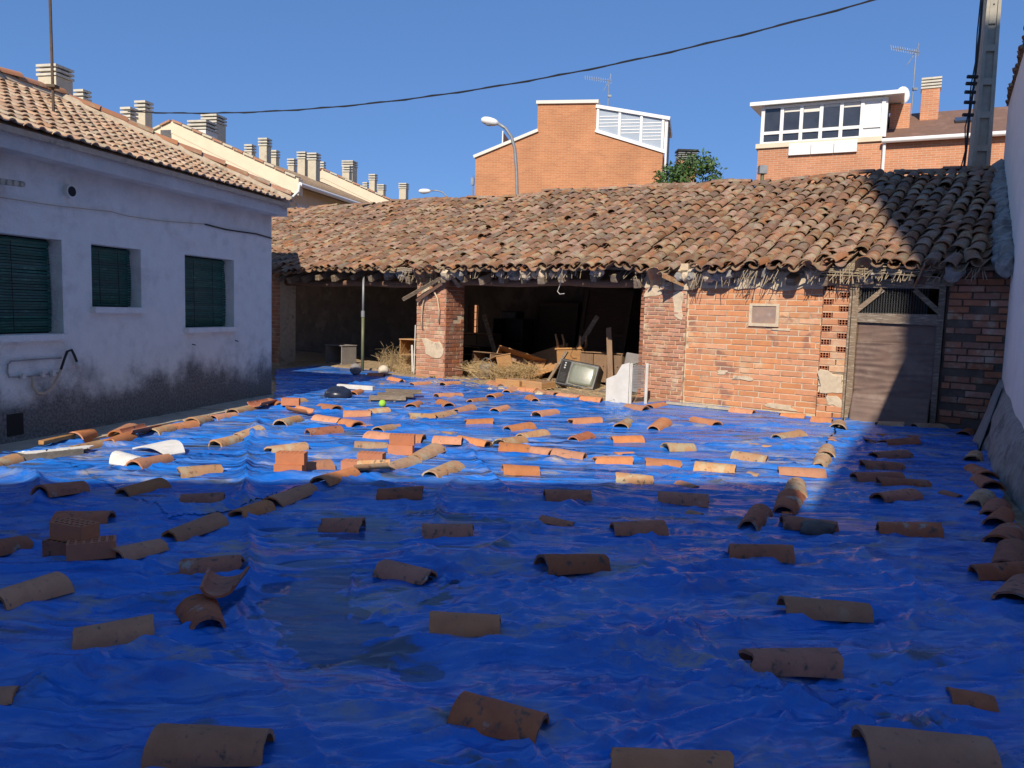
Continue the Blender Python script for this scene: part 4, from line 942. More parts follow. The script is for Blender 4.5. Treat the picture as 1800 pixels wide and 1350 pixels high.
def antenna(name, base, h, label, boom=1.1, sc_=1):
    a = thing(name, label, 'antenna', tuple(base)); MB().tube([(0, 0, 0), (0, 0, h)], .022*sc_, 6).build('mast', T['grey'], a)
    m = MB(); m.tube([(-boom, -.2, h-.02), (.15, 0, h-.08)], .014*sc_, 5)
    for k in range(11):
        f = k/10; x = -boom+boom*f*.95; y = -.2+.2*f; m.tube([(x, y-.05, h-.02-.05*f-.11), (x, y+.05, h-.02-.05*f+.11)], .009*sc_, 4)
    m.build('yagi_boom', T['grey'], a)
    MB().tube([(.0, 0, h-.1), (-.25, .15, h-.5)], .01*sc_, 4).tube([(.05, 0, h+.25), (.1, 0, h-.2)], .01*sc_, 4).tube([(.1, 0, h+.2), (-.2, .1, h-.45)], .01*sc_, 4).build('reflector', T['grey'], a)
    MB().box((.05, -.02, h*.55), (.16, .1, .08)).build('amplifier', T['grey'], a); return a
antenna('tv_antenna', at(1068, 205, 36.2), 1.65, 'spiky television antenna above the stepped gable brick house')
c2 = thing('roof_vent', 'green louvred vent on brick stack beside the tree', 'vent', tuple(at(1203, 345, 37)))
z1 = at(1203, 284, 37)[2]-at(1203, 345, 37)[2]
MB().b2(-.42, .42, -.3, .3, 0, z1).build('stack', T['bk2'], c2); MB().b2(-.48, .48, -.36, .36, z1+.42, z1+.5).build('cap', T['dark'], c2); MB().b2(-.4, .4, -.28, .28, z1, z1+.42).build('louvre', T['green_m'], c2)
for k in range(4): MB().b2(-.44, .44, -.32, .32, z1+.06+k*.09, z1+.09+k*.09).build('slat', T['grey'], c2)

# --- right brick house with white gallery
b2_ = thing('brick_terrace_house', 'red brick house with white framed roof gallery and brown shingle roof', 'house', (10, 26, 0), R_(-26))
MB().b2(-2.1, 8, 0, 6, -.05, 7.27).build('wall', T['bk2'], b2_)
MB().b2(-2.18, 1.7, -.07, .5, 7.27, 7.42).build('coping', T['cream'], b2_)
gl = MB().b2(-2.05, 1.75, .12, 3.4, 7.421, 7.5).build('gallery', T['wframe'], b2_)
MB().add([(-2.42, -.2, 8.66), (2.25, -.2, 8.66), (2.25, 3.5, 8.95), (-2.42, 3.5, 8.95), (-2.42, -.2, 8.78), (2.25, -.2, 8.78), (2.25, 3.5, 9.07), (-2.42, 3.5, 9.07)], [(0, 3, 2, 1), (4, 5, 6, 7), (0, 1, 5, 4), (1, 2, 6, 5), (2, 3, 7, 6), (3, 0, 4, 7)]).build('gallery_roof', T['wframe'], gl)
xs_ = [-2.0, -1.28, -.62, .05, .68, 1.12, 1.68]
xs_ = [-2.0+i*(3.68/6) for i in range(7)]
for x in xs_: MB().b2(x-.055, x+.055, .0, .12, 7.42, 8.66).build('frame_bar', T['wframe'], gl)
MB().b2(-2.0, 1.68, .005, .11, 7.72, 7.82).build('rail', T['wframe'], gl); MB().b2(-2.0, 1.68, .004, .11, 8.57, 8.658).build('rail', T['wframe'], gl); MB().b2(-2.0, 1.68, .004, .11, 7.423, 7.48).build('rail', T['wframe'], gl)
for i in range(6):
    a, b = xs_[i]+.055, xs_[i+1]-.055; pm = T['wframe'] if i == 5 else T['pane']
    MB().b2(a, b, .05, .07, 7.82, 8.57).build('pane', pm, gl); MB().b2(a, b, .05, .07, 7.48, 7.72).build('pane', pm, gl)
    if i in (1, 2, 3, 4): MB().b2(a+.01, b-.01, .042, .048, 8.57-.1-.05*(i % 3), 8.565).build('rolled_blind', T['creamw'], gl)
for y in (.1, 1.2, 2.3, 3.3): MB().b2(1.7, 1.8, y-.05, y+.05, 7.42, 8.7).build('frame_bar', T['wframe'], gl)
MB().b2(1.74, 1.76, .1, 3.3, 7.5, 8.65).build('pane', T['pane_l'], gl)
MB().b2(-1.94, -1.92, .1, 3.3, 7.5, 8.65).build('pane', T['pane_l'], gl); MB().b2(-2, 1.7, 3.3, 3.4, 7.5, 8.8).build('back_wall', T['creamw'], gl)
for i in range(3): MB().b2(-1.1+i*.7, -1.1+i*.7+.685, -.09, .02, 6.98, 7.36).build('white_panel', T['wframe'], b2_)
MB().add([(1.75, -.12, 7.28), (8.1, -.12, 7.28), (8.1, 4, 9.0), (1.75, 4, 9.0), (1.75, -.12, 7.2), (8.1, -.12, 7.2), (8.1, 4, 8.9), (1.75, 4, 8.9)], [(0, 1, 2, 3), (4, 7, 6, 5), (0, 4, 5, 1), (0, 3, 7, 4), (1, 5, 6, 2), (2, 6, 7, 3)]).build('roof', T['shingle'], b2_)
MB().tube([(1.7, -.19, 7.24), (8.1, -.19, 7.24)], .075, 10).build('gutter', T['wframe'], b2_); MB().tube([(1.78, -.1, 7.2), (1.78, -.08, 4)], .05, 8).build('downpipe', T['wframe'], b2_)
MB().b2(1.85, 2.45, 1.5, 3.3, 7.8, 8.75).build('side_wall', T['bk2'], b2_)
MB().box((4.25, 1.95, 8.2), (.95, .6, .07), (math.atan2(1.72, 4.12), 0, 0)).build('skylight', T['pane'], b2_)
ch = MB().b2(2.75, 3.3, 2.6, 3.15, 7.9, 9.45).build('chimney', T['bk2'], b2_)
for k in range(4): MB().b2(2.72, 3.33, 2.57, 3.18, 9.46+k*.1, 9.52+k*.1).build('chimney_slat', T['chimslat'], ch)
MB().b2(2.8, 3.25, 2.65, 3.1, 9.45, 9.8).build('chimney_core', T['dark'], ch)
antenna('tv_antenna', at(1599, 240, 29.0), 3.05, 'television antenna on tall mast beside the brick chimney', 1.0)
sdsh = thing('satellite_dish', 'white satellite dish at the end of the white gallery roof', 'satellite dish', tuple(at(1586, 168, 28.5)))
m = MB(); vs = [(0, 0, 0)]
for r in (.15, .3):
    for k in range(14): an = k/14*6.283; vs.append((r*math.cos(an)*.8, -(r*r)*.7, r*math.sin(an)))
m.add(vs, [(0, 1+k, 1+(k+1) % 14) for k in range(14)]+[(1+k, 15+k, 15+(k+1) % 14, 1+(k+1) % 14) for k in range(14)]); q = m.build('dish', T['wframe'], sdsh, True); solid(q, .02)
MB().tube([(0, 0, 0), (0, .1, -.4)], .03, 6).build('arm', T['grey'], sdsh)
gv = thing('green_vent_pipe', 'small green vent pipe at the corner of the red brick house', 'vent pipe', tuple(at(1339, 325, 22)))
MB().tube([(0, 0, 0), (0, 0, .3)], .05, 8).build('pipe', T['green_m'], gv); MB().b2(-.11, .11, -.1, .1, .3, .52).build('cowl', T['grey'], gv)
# --- row of cream houses at left with chimneys
def chimney(name, px, topy, wpx, Y, label, hm=2.6, white=False):
    p = at(px, topy, Y); wd = wpx/FPX*Y*.72
    t_ = thing(name, label, 'chimney', (p[0], p[1], p[2]-hm), R_(-13), 'chimneys along the row of cream houses')
    MB().b2(-wd/2, wd/2, -wd/2, wd/2, 0, hm-.42).build('stack', T['creamw'] if white else T['chim'], t_)
    MB().b2(-wd/2+.08, wd/2-.08, -wd/2+.08, wd/2-.08, hm-.42, hm-.02).build('flue', T['dark'], t_)
    for k in range(3): MB().b2(-wd/2-.04, wd/2+.04, -wd/2-.04, wd/2+.04, hm-.40+k*.145, hm-.32+k*.145).build('slat', T['chimslat'], t_)
    return t_
CH = [(97, 117, 50, 27, 'big pale chimney with slatted top rising behind the mast', 3), (227, 189, 23, 30, 'short chimney where the overhead wire begins', 2.5), (253, 178, 25, 31, 'tall chimney just right of the start of the wire', 3.4),
      (145, 158, 22, 30, 'low chimney peeping over the white house ridge', 2), (357, 214, 46, 33.5, 'broad white chimney built into the first cream gable', 2.4), (376, 203, 38, 36, 'tall wide chimney behind the first cream gable', 3),
      (440, 254, 17, 41, 'short chimney left of a taller one on second roof', 2.6), (466, 243, 20, 39.5, 'tall slim chimney, middle of three on second roof', 3.2), (483, 264, 15, 42, 'short chimney right of the tall slim one', 2.6),
      (514, 279, 15, 45, 'small chimney left of the twin stacks', 2.6), (533, 267, 19, 43, 'left of the two twin chimney stacks', 3.2), (552, 269, 21, 42.5, 'right of the two twin chimney stacks', 3.2), (567, 284, 9, 47, 'tiny chimney tucked behind the twin stacks', 2.4),
      (615, 283, 26, 52, 'wide chimney standing behind the second cream gable', 3.4), (611, 291, 16, 47, 'narrow chimney in front of the wide one on the second gable', 3.2), (643, 320, 9, 52, 'tiny chimney near the end of the row', 2.2), (656, 306, 14, 51, 'slim chimney third from the far end of the row', 3.2), (671, 324, 15, 54, 'short chimney second from the far end of the row', 2.6), (710, 322, 17, 55, 'last chimney at the far end of the cream row', 3.2)]
for c in CH: chimney('chimney', c[0], c[1], c[2], c[3], c[4], c[5], c[4].startswith('broad'))
E1 = np.array([-9.07, 31, 0]); RZ = R_(77)                    # row frame: x along the row, y away to the left
def row_house(x0, x1, dz, label, gable=True):
    o = E1+XH*x0; t_ = thing('cream_row_house', label, 'house', tuple(o), RZ, 'row of cream houses behind the white house'); L = x1-x0; W = 5.13; ez, rz = 6.35+dz, 8.35+dz
    MB().prism([(0, 0, -.05), (0, 2*W, -.05), (0, 2*W, ez), (0, W, rz), (0, 0, ez)], (L, 0, 0)).build('wall', T['cream'], t_)
    sl_ = math.atan2(rz-ez, W)
    rf = MB()
    for sgn in (1, -1):
        y0 = -.45 if sgn > 0 else 2*W+.45; z0 = ez-.45*math.tan(sl_)
        rf.add([(.3, y0, z0+.06), (L-.02, y0, z0+.06), (L-.02, W, rz+.06), (.3, W, rz+.06), (.3, y0, z0-.06), (L-.02, y0, z0-.06), (L-.02, W, rz-.02), (.3, W, rz-.02)], [(0, 1, 2, 3), (4, 7, 6, 5), (0, 4, 5, 1), (0, 3, 7, 4), (1, 5, 6, 2)])
    rf = rf.build('roof', T['far_roof'], t_)
    rt = MB()                                                # rolls of the roof tiles, down the slope facing the yard
    for k in range(int(L/.26)):
        x = .4+k*.26
        if x > L-.1: break
        rt.tube([(x, -.5, ez-.5*math.tan(sl_)+.08), (x, W-.05, rz+.07)], .085, 6)
    tag(rt.build('tile_rolls', T['far_roof'], rf, True), kind='stuff')
    g_ = MB().prism([(-.02, -.5, ez-.55), (-.02, W, rz-.05), (-.02, 2*W+.5, ez-.55), (-.02, 2*W+.5, ez+.12), (-.02, W, rz+.42), (-.02, -.5, ez+.1)], (.34, 0, 0)).build('gable_parapet', T['cream'], t_)
    for sgn in (1, -1):
        for k in range(12):
            f = (k+.5)/12; y = -.4+f*(W+.35) if sgn > 0 else 2*W+.4-f*(W+.35); z = ez+.13+f*(rz+.3-ez)
            MB().box((.13, y, z+.03), (.46, .46, .07), (sgn*sl_, 0, 0)).build('coping_tile', T['hip'] if k % 2 else T['chim'], g_)
    MB().tube([(.0, -.55, ez-.12), (L, -.55, ez-.12)], .09, 8).build('gutter', T['wframe'], t_)
    MB().tube([(-.03, -.55, ez-.12), (-.03, -.5, ez-.4), (-.03, -.15, ez-.7)], .05, 8).build('downpipe', T['wframe'], t_)
    for k in range(int(L/1.5)):
        wn = MB().b2(.7+k*1.5, 1.75+k*1.5, -.03, .02, ez-2.1, ez-.75).build('window', T['creamw'], t_); MB().b2(.78+k*1.5, 1.67+k*1.5, -.04, -.032, ez-2.02, ez-.83).build('shutter', T['wframe'], wn)
row_house(0, 13, 0, 'nearest cream row house with bright gable parapet')
row_house(13.05, 26, .45, 'farther cream row house whose parapet meets the shed ridge')
# lower tiled wing between white house and the row
lw = thing('tiled_wing', 'low tiled roof edge showing behind the white house hip', 'roof', tuple(E1-XH*6), RZ)
MB().prism([(0, -.2, 5.85), (0, 5, 7.75), (0, 5, 7.6), (0, -.2, 5.7)], (5.9, 0, 0)).build('roof', T['far_roof'], lw); MB().b2(0, 5.9, .3, 9, -.05, 5.8).build('wall', T['creamw'], lw)
MB().tube([(0, -.25, 5.72), (5.9, -.25, 5.72)], .07, 8).build('gutter', T['wframe'], lw)
# --- street lamps
def lamp(pts, Y, head, label, r=.055):
    P = [at(x, y, Y) for x, y in pts]; b = P[0].copy(); b[2] = 0; t_ = thing('street_lamp', label, 'street lamp', tuple(b))
    MB().tube([np.zeros(3)]+[p-b for p in P], [r*1.5]+[r]*len(P), 8).build('post', T['grey'], t_, True)
    a, c = [at(x, y, Y)-b for x, y in head]; m = MB(); n = 12; L = np.linalg.norm(c-a)
    m.tube([a+(c-a)*k/8 for k in range(9)], [.05, .1, .125, .135, .14, .14, .13, .11, .05], 10); q = m.build('head', T['wframe'], t_, True)
    m = MB(); m.tube([a+(c-a)*k/6+np.array([0, 0, -.075]) for k in range(2, 6)], [.05, .09, .09, .05], 8); m.build('lens', T['pane_l'], q, True)
lamp([(909, 345), (908, 300), (905, 262), (899, 240), (888, 225), (875, 217)], 27, [(876, 217), (846, 210)], 'curved grey street lamp in front of the stepped brick gable')
lamp([(797, 370), (793, 356), (786, 346), (778, 338), (768, 335), (756, 335)], 46, [(757, 336), (736, 336)], 'small distant street lamp over the shed ridge', .04)
# --- tree behind the ridge
tp = at(1215, 400, 25); tp[2] = 0; tr = thing('leafy_tree', 'small green tree showing over the shed roof beside brick gable', 'tree', tuple(tp))
zc = at(1210, 315, 25)[2]
tk = MB().tube([(0, 0, 0), (.05, 0, 1.5), (-.05, .05, 3.2), (.05, 0, zc)], [.16, .13, .1, .04], 8)
for k in range(9):
    an = k*.7; tk.tube([(0, 0, 2.6+.2*k), (math.cos(an)*.5, math.sin(an)*.4, 3.3+.2*k), (math.cos(an)*1.0, math.sin(an)*.7, zc-.3+.1*(k % 3))], [.05, .03, .012], 5)
tk.build('trunk', T['bark'], tr)
lf = MB(); cl = [(random.uniform(-1.0, .95), random.uniform(-.7, .7), zc+random.uniform(-1.3, .42)-.28*0, random.uniform(.25, .5)) for _ in range(34)]
cl = [(x, y, z-(.35 if x > .55 else 0)-(.15 if x < -.6 else 0), r) for x, y, z, r in cl]
for x, y, z, r in cl:
    for _ in range(130):
        d = np.array([random.gauss(0, 1) for _ in range(3)]); d /= np.linalg.norm(d); p = np.array([x, y, z])+d*r*random.uniform(.55, 1.1)
        a = np.array([random.gauss(0, 1) for _ in range(3)]); a /= np.linalg.norm(a); b = np.cross(a, d+.01); b /= np.linalg.norm(b)+1e-6
        s = random.uniform(.05, .09); lf.add([p-a*s, p+b*s*.45, p+a*s, p-b*s*.45], [(0, 1, 2, 3)])
lf.build('crown', T['leaf'], tr)

# ================================================================== THINGS ON THE TARP
def th(x, y):
    return float(tarp_h(np.array([x]), np.array([y]))[0])
TM = {}
def get_tile(kind, mat, v):
    k = (kind, mat, v)
    if k not in TM:
        L, w0, w1, hh = (.48, .215, .165, .088)
        if kind == 's': L, w0, w1, hh = .22, .16, .12, .035
        m = tile_mb(L, w0, w1, hh, .015, 10, 5, [.004, .008, .016, .03][v % 4], 300+v+hash(kind) % 7*0)
        TM[k] = autosmooth(m.mesh('clay_tile', T['tile_'+mat]))
    return TM[k]
ORD = ['first', 'second', 'third', 'fourth', 'fifth', 'sixth', 'seventh', 'eighth', 'ninth', 'tenth', 'eleventh', 'twelfth', 'thirteenth', 'fourteenth', 'fifteenth', 'sixteenth', 'seventeenth', 'eighteenth']
TONE = {'o': 'orange', 't': 'tan', 'd': 'dark brown'}
def put_tile(x1, y1, x2, y2, mat, label, group, kind='u'):
    a = gp(x1, y1, .05); b = gp(x2, y2, .05); c = (a+b)/2; d = b-a; L = np.hypot(d[0], d[1]); ang = math.atan2(d[1], d[0])
    base = .48 if kind != 's' else .22
    f = min(max(L/base, .62), 1.12) if kind != 's' else min(max(L/base, .5), 1.6)
    # rest on the tarp: sample under its long edges
    hs_ = []
    for s in (-.45, 0, .45):
        for q in (-.085, .085):
            hs_.append((s, th(c[0]+math.cos(ang)*s*base*f-math.sin(ang)*q, c[1]+math.sin(ang)*s*base*f+math.cos(ang)*q)))
    z = sum(h for _, h in hs_)/6; sl_ = (sum(h for s, h in hs_ if s > 0)-sum(h for s, h in hs_ if s < 0))/2/(.9*base*f)
    sl_ = max(-.3, min(.3, sl_)); top = max(h for _, h in hs_); z = z*.75+top*.25-.016
    if random.random() < .5 and kind != 's': flip = math.pi
    else: flip = 0
    o = link('clay_roof_tile', get_tile(kind if kind == 's' else 'u', mat, random.randrange(4)))
    Rm = Matrix.Rotation(ang, 4, 'Z') @ Matrix.Rotation(-math.atan(sl_), 4, 'Y')
    if kind == 'c': Rm = Rm @ Matrix.Rotation(math.pi, 4, 'X'); z = top+.1
    if kind == 'r': Rm = Rm @ Matrix.Rotation(random.uniform(-.5, .5), 4, 'X')
    o.matrix_world = Matrix.Translation((c[0], c[1], z)) @ Rm @ Matrix.Rotation(flip, 4, 'Z') @ Matrix.Diagonal((f*random.uniform(.93, 1.05), random.uniform(.88, 1.14), random.uniform(.85, 1.15), 1))
    tag(o, label, 'shard' if kind == 's' else 'roof tile', group); return o
ROWS = [
 ('in line along white house wall', 'tiles along the white house', [(-14, 819, 28, 808, 't'), (128, 793, 190, 780, 't'), (190, 783, 228, 770, 'o', 'r'), (222, 772, 268, 760, 'd', 'c'), (267, 765, 300, 757, 't'), (297, 757, 343, 749, 'o'), (335, 748, 365, 740, 't'), (374, 739, 412, 733, 'o'), (405, 729, 446, 719, 't'), (447, 721, 478, 714, 'd', 'c'), (470, 708, 495, 717, 'o')]),
 ('leaning behind house wall line', 'tiles behind the wall line', [(130, 773, 160, 764, 'o', 'r'), (200, 766, 230, 755, 'o', 'r')]),
 ('in sunlit curve from house corner', 'tiles in the curve by the house corner', [(498, 711, 533, 705, 't'), (505, 724, 552, 734, 'o', 'c'), (560, 716, 597, 726, 'o'), (555, 737, 600, 742, 'o'), (603, 731, 652, 731, 'o'), (652, 727, 681, 725, 't'), (603, 744, 630, 750, 'o'), (638, 750, 653, 748, 'o', 's')]),
 ('in sunlit patch below house corner', 'tiles below the house corner', [(375, 785, 420, 774, 't'), (417, 770, 457, 763, 't'), (490, 750, 526, 739, 't'), (540, 764, 597, 758, 'd'), (470, 796, 537, 788, 't'), (233, 828, 297, 810, 'o'), (312, 838, 390, 830, 't'), (533, 829, 575, 824, 'o')]),
 ('in sunlit band beside brick stacks', 'tiles beside the brick stacks', [(664, 759, 690, 753, 't'), (685, 752, 708, 747, 'o', 's'), (649, 767, 696, 774, 'o'), (699, 774, 746, 777, 'o'), (623, 787, 681, 787, 't'), (627, 834, 681, 835, 't', 'c'), (676, 826, 728, 811, 't'), (728, 808, 768, 794, 't'), (755, 840, 801, 821, 't')]),
 ('in sunlit chain across middle tarp', 'tiles in the middle chain', [(763, 779, 813, 782, 'o'), (807, 776, 858, 783, 'o'), (878, 783, 919, 775, 't'), (878, 788, 933, 791, 'o'), (932, 791, 973, 798, 'o'), (973, 799, 1028, 805, 'o'), (1044, 811, 1111, 812, 'o'), (1131, 814, 1199, 817, 'o'), (1221, 822, 1294, 829, 't'), (1367, 831, 1450, 837, 'o')]),
 ('in diagonal line toward open bay', 'tiles in the diagonal line', [(717, 737, 765, 736, 't'), (762, 734, 795, 729, 't'), (800, 724, 829, 719, 'o'), (826, 711, 850, 706, 'o'), (855, 702, 884, 693, 'o'), (885, 692, 908, 684, 'o')]),
 ('along far tarp edge before bay', 'tiles on the far edge', [(646, 661, 676, 662, 'd'), (667, 676, 694, 675, 't', 's'), (684, 667, 710, 672, 'o'), (722, 678, 756, 675, 'o'), (771, 679, 811, 675, 'o'), (859, 675, 884, 682, 'o', 'r'), (911, 687, 943, 690, 'o'), (944, 690, 979, 696, 'o'), (982, 696, 1021, 701, 'o'), (1019, 704, 1059, 707, 'o')]),
 ('scattered sunlit before left brick pillar', 'tiles before the pillar', [(612, 698, 639, 688, 'o'), (719, 719, 739, 709, 'o'), (766, 699, 811, 696, 'o'), (772, 708, 791, 716, 'o'), (777, 762, 806, 761, 't', 's'), (817, 746, 867, 746, 'o'), (861, 727, 898, 716, 'o'), (890, 756, 934, 751, 'o'), (914, 769, 957, 762, 't')]),
 ('scattered sunlit before brick infill wall', 'tiles before the infill wall', [(881, 831, 948, 831, 'o'), (927, 699, 945, 712, 'o'), (939, 734, 979, 727, 'o'), (1002, 745, 1054, 743, 'o'), (1007, 774, 1034, 767, 'd'), (1074, 776, 1129, 776, 'o'), (1079, 844, 1151, 848, 't'), (1084, 757, 1110, 739, 't'), (1146, 757, 1169, 747, 'o'), (1167, 791, 1219, 789, 't'), (1215, 741, 1265, 753, 'o'), (1285, 804, 1351, 812, 't'), (1361, 774, 1409, 767, 't')]),
 ('along foot of brick infill wall', 'tiles along the infill wall', [(1100, 716, 1137, 721, 'o'), (1138, 716, 1169, 711, 'o'), (1283, 722, 1328, 727, 'o'), (1369, 731, 1416, 734, 'o'), (1430, 740, 1460, 743, 'o')]),
 ('in file from hollow brick column', 'tiles in the column', [(1315, 931, 1337, 903, 'd'), (1377, 904, 1392, 876, 'd'), (1396, 876, 1400, 850, 't'), (1437, 824, 1448, 806, 't'), (1450, 806, 1455, 788, 't'), (1459, 783, 1463, 768, 'o', 's'), (1469, 765, 1478, 738, 't')]),
 ('in shaded ladder before brown door', 'tiles before the door', [(1501, 843, 1584, 845, 'd'), (1512, 819, 1587, 821, 'd'), (1531, 803, 1596, 799, 'd'), (1534, 885, 1611, 871, 'd'), (1537, 747, 1590, 750, 't'), (1540, 856, 1633, 860, 'd'), (1549, 781, 1611, 779, 'd'), (1605, 751, 1660, 751, 't'), (1655, 866, 1688, 873, 'd', 's'), (1690, 767, 1707, 755, 'd')]),
 ('in line along right white wall', 'tiles along the right wall', [(1706, 816, 1718, 793, 't'), (1708, 823, 1737, 838, 'd'), (1709, 893, 1733, 870, 't'), (1712, 1012, 1802, 1016, 'd'), (1720, 843, 1747, 860, 'd'), (1738, 914, 1756, 888, 'd'), (1750, 930, 1766, 905, 'd'), (1756, 965, 1780, 932, 'd'), (1768, 1002, 1786, 968, 'd'), (1783, 1068, 1806, 1026, 'd')]),
 ('in first row below shadow edge', 'tiles in the first shaded row', [(68, 880, 147, 861, 'd'), (213, 871, 285, 854, 'o'), (318, 880, 393, 877, 'd'), (664, 873, 743, 873, 'd'), (958, 878, 1037, 879, 'd'), (1158, 879, 1244, 887, 'd')]),
 ('in slanting seam left of centre', 'tiles in the slanting seam', [(298, 948, 383, 919, 'o'), (413, 908, 470, 887, 'o'), (473, 887, 550, 862, 'o'), (560, 859, 622, 839, 'o')]),
 ('in second shaded row across tarp', 'tiles in the second shaded row', [(-12, 968, 20, 960, 'd'), (100, 911, 197, 911, 'd'), (197, 988, 285, 960, 'o'), (562, 919, 640, 921, 'd'), (740, 937, 835, 937, 'd'), (948, 916, 1010, 923, 'd', 's'), (1073, 935, 1170, 935, 'd'), (1370, 925, 1473, 933, 'd'), (1538, 935, 1657, 944, 'd')]),
 ('in third shaded row across tarp', 'tiles in the third shaded row', [(-10, 1066, 110, 1031, 'o'), (320, 996, 430, 993, 'd'), (668, 997, 762, 1013, 'd'), (952, 1006, 1062, 995, 'd'), (1281, 977, 1394, 988, 'd')]),
 ('in fourth shaded row across tarp', 'tiles in the fourth shaded row', [(123, 1129, 272, 1103, 'o'), (347, 1066, 366, 1112, 'd'), (382, 1078, 404, 1028, 'd', 'c'), (750, 1103, 885, 1103, 'o'), (1375, 1077, 1526, 1087, 'o'), (1302, 1172, 1475, 1171, 'd')]),
 ('in nearest row at picture bottom', 'tiles in the nearest row', [(275, 1322, 468, 1326, 'o'), (800, 1252, 960, 1287, 'd'), (1073, 1350, 1285, 1364, 'o'), (1508, 1318, 1745, 1340, 'o')]),
 ('small flat fragment', 'flat tile fragments', [(1080, 797, 1115, 795, 'o', 's'), (1317, 782, 1358, 788, 't', 's'), (1316, 832, 1334, 835, 't', 's'), (1192, 848, 1224, 856, 'o', 's'), (1208, 900, 1234, 905, 'o', 's'), (1545, 765, 1560, 765, 'd', 's'), (1597, 766, 1615, 766, 'd', 's'), (1522, 780, 1537, 780, 'd', 's'), (1668, 1222, 1750, 1236, 'd', 's'), (-14, 1229, 14, 1226, 'o', 's')]),
]
for desc, grp, tl in ROWS:
    tl = sorted(tl, key=lambda q: q[0]+q[2])
    for i, q in enumerate(tl):
        kd = q[5] if len(q) > 5 else 'u'
        if grp == 'flat tile fragments': lab = f'small flat {TONE[q[4]]} tile fragment, {ORD[i]} fragment from the left on the tarp'
        else: lab = f'{TONE[q[4]]} {"upturned " if kd == "c" else ""}clay {"tile shard" if kd == "s" else "tile"}, {ORD[i]} from left {desc}'
        put_tile(q[0], q[1], q[2], q[3], q[4], lab, grp, kd)
# loose hollow and solid bricks
HB = hollow_mesh(.25, .10, .125, 6, 3, T['hbrick'], .62, deep=.06)          # holes on y-; laid so they face up
HBD = HB.copy(); HBD.materials[0] = T['tile_d']
def loose(px, py, rz, label, lift=0, holes_up=True, me=HB):
    p = gp(px, py, .05+lift); o = link('hollow_brick', me); z = th(p[0], p[1])
    if holes_up: o.matrix_world = Matrix.Translation((p[0], p[1], z+.048+lift)) @ Matrix.Rotation(rz, 4, 'Z') @ Matrix.Rotation(R_(-90), 4, 'X')
    else: o.matrix_world = Matrix.Translation((p[0], p[1], z+.06+lift)) @ Matrix.Rotation(rz, 4, 'Z')
    tag(o, label, 'brick', 'loose hollow bricks on the tarp')
def stack2(px, py, rz, la, lb):
    loose(px, py, rz, lb); p = gp(px, py, .05); o = link('hollow_brick', HB)
    o.matrix_world = Matrix.Translation((p[0]+.01, p[1]+.01, th(p[0], p[1])+.048+.101)) @ Matrix.Rotation(rz+.06, 4, 'Z') @ Matrix.Rotation(R_(-90), 4, 'X'); tag(o, la, 'brick', 'loose hollow bricks on the tarp')
stack2(510, 836, -.05, 'upper brick of the left sunlit pair on the tarp', 'lower brick of the left sunlit pair on the tarp')
stack2(705, 801, -.04, 'upper brick of the sunlit pair nearest the tile chain', 'lower brick of the sunlit pair nearest the tile chain')
loose(653, 813, -.12, 'single sunlit hollow brick left of the right pair'); loose(626, 827, -.08, 'nearest single sunlit hollow brick below the right pair')
loose(120, 976, -.3, 'dark brick underneath in the shaded pair at left', me=HBD)
p = gp(120, 976, .05); o = link('hollow_brick', HB); o.matrix_world = Matrix.Translation((p[0]+.03, p[1]+.02, th(p[0], p[1])+.15)) @ Matrix.Rotation(-.35, 4, 'Z') @ Matrix.Rotation(R_(-90), 4, 'X'); tag(o, 'brick with open holes on top of the shaded pair at left', 'brick', 'loose hollow bricks on the tarp')
loose(162, 983, .45, 'hollow brick in shade beside the orange tile at left'); loose(511, 719, .1, 'orange brick lying near the white house corner')
# wooden board with peeling white paint
def plank(name, label, p, q, wd, th_, mat, cat='board', lift=.03, j=.004):
    a = gp(*p, .04); b = gp(*q, .04); c = (a+b)/2; d = b-a; L = np.hypot(d[0], d[1]); ang = math.atan2(d[1], d[0])
    t_ = thing(name, label, cat, (c[0], c[1], max(th(a[0], a[1]), th(b[0], b[1]), th(c[0], c[1]))+lift-.02), ang); bev(MB().box((0, 0, th_/2), (L, wd, th_), j=j).build('plank', mat, t_), .004); return t_, L
t_, L = plank('painted_board', 'dirty board with peeling white paint at the tarp edge by the house', (34, 807), (142, 797), .24, .05, T['rock'], lift=.02, j=.015)
for k in range(7):
    m = MB(); x = -L/2+.12+k*L/7.6; m.prism([(x+random.uniform(-.07, .07)+.07*math.cos(a)*random.uniform(.8, 1.5), .07*math.sin(a)*random.uniform(.7, 1.4), .052) for a in [i*.785 for i in range(8)]], (0, 0, .004+.001*k)); m.build('paint_flake', T['foam'], t_)
plank('timber_batten', 'pale timber batten by the loose tiles near the house wall', (72, 787), (128, 773), .06, .04, T['owood'])
plank('timber_batten', 'long pale batten lying along the foot of the infill wall', (1172, 711), (1283, 722), .08, .04, T['strip'])
plank('white_beam', 'white painted beam lying on the far tarp in front of the bay', (594, 684), (657, 688), .1, .08, T['white'], 'beam')
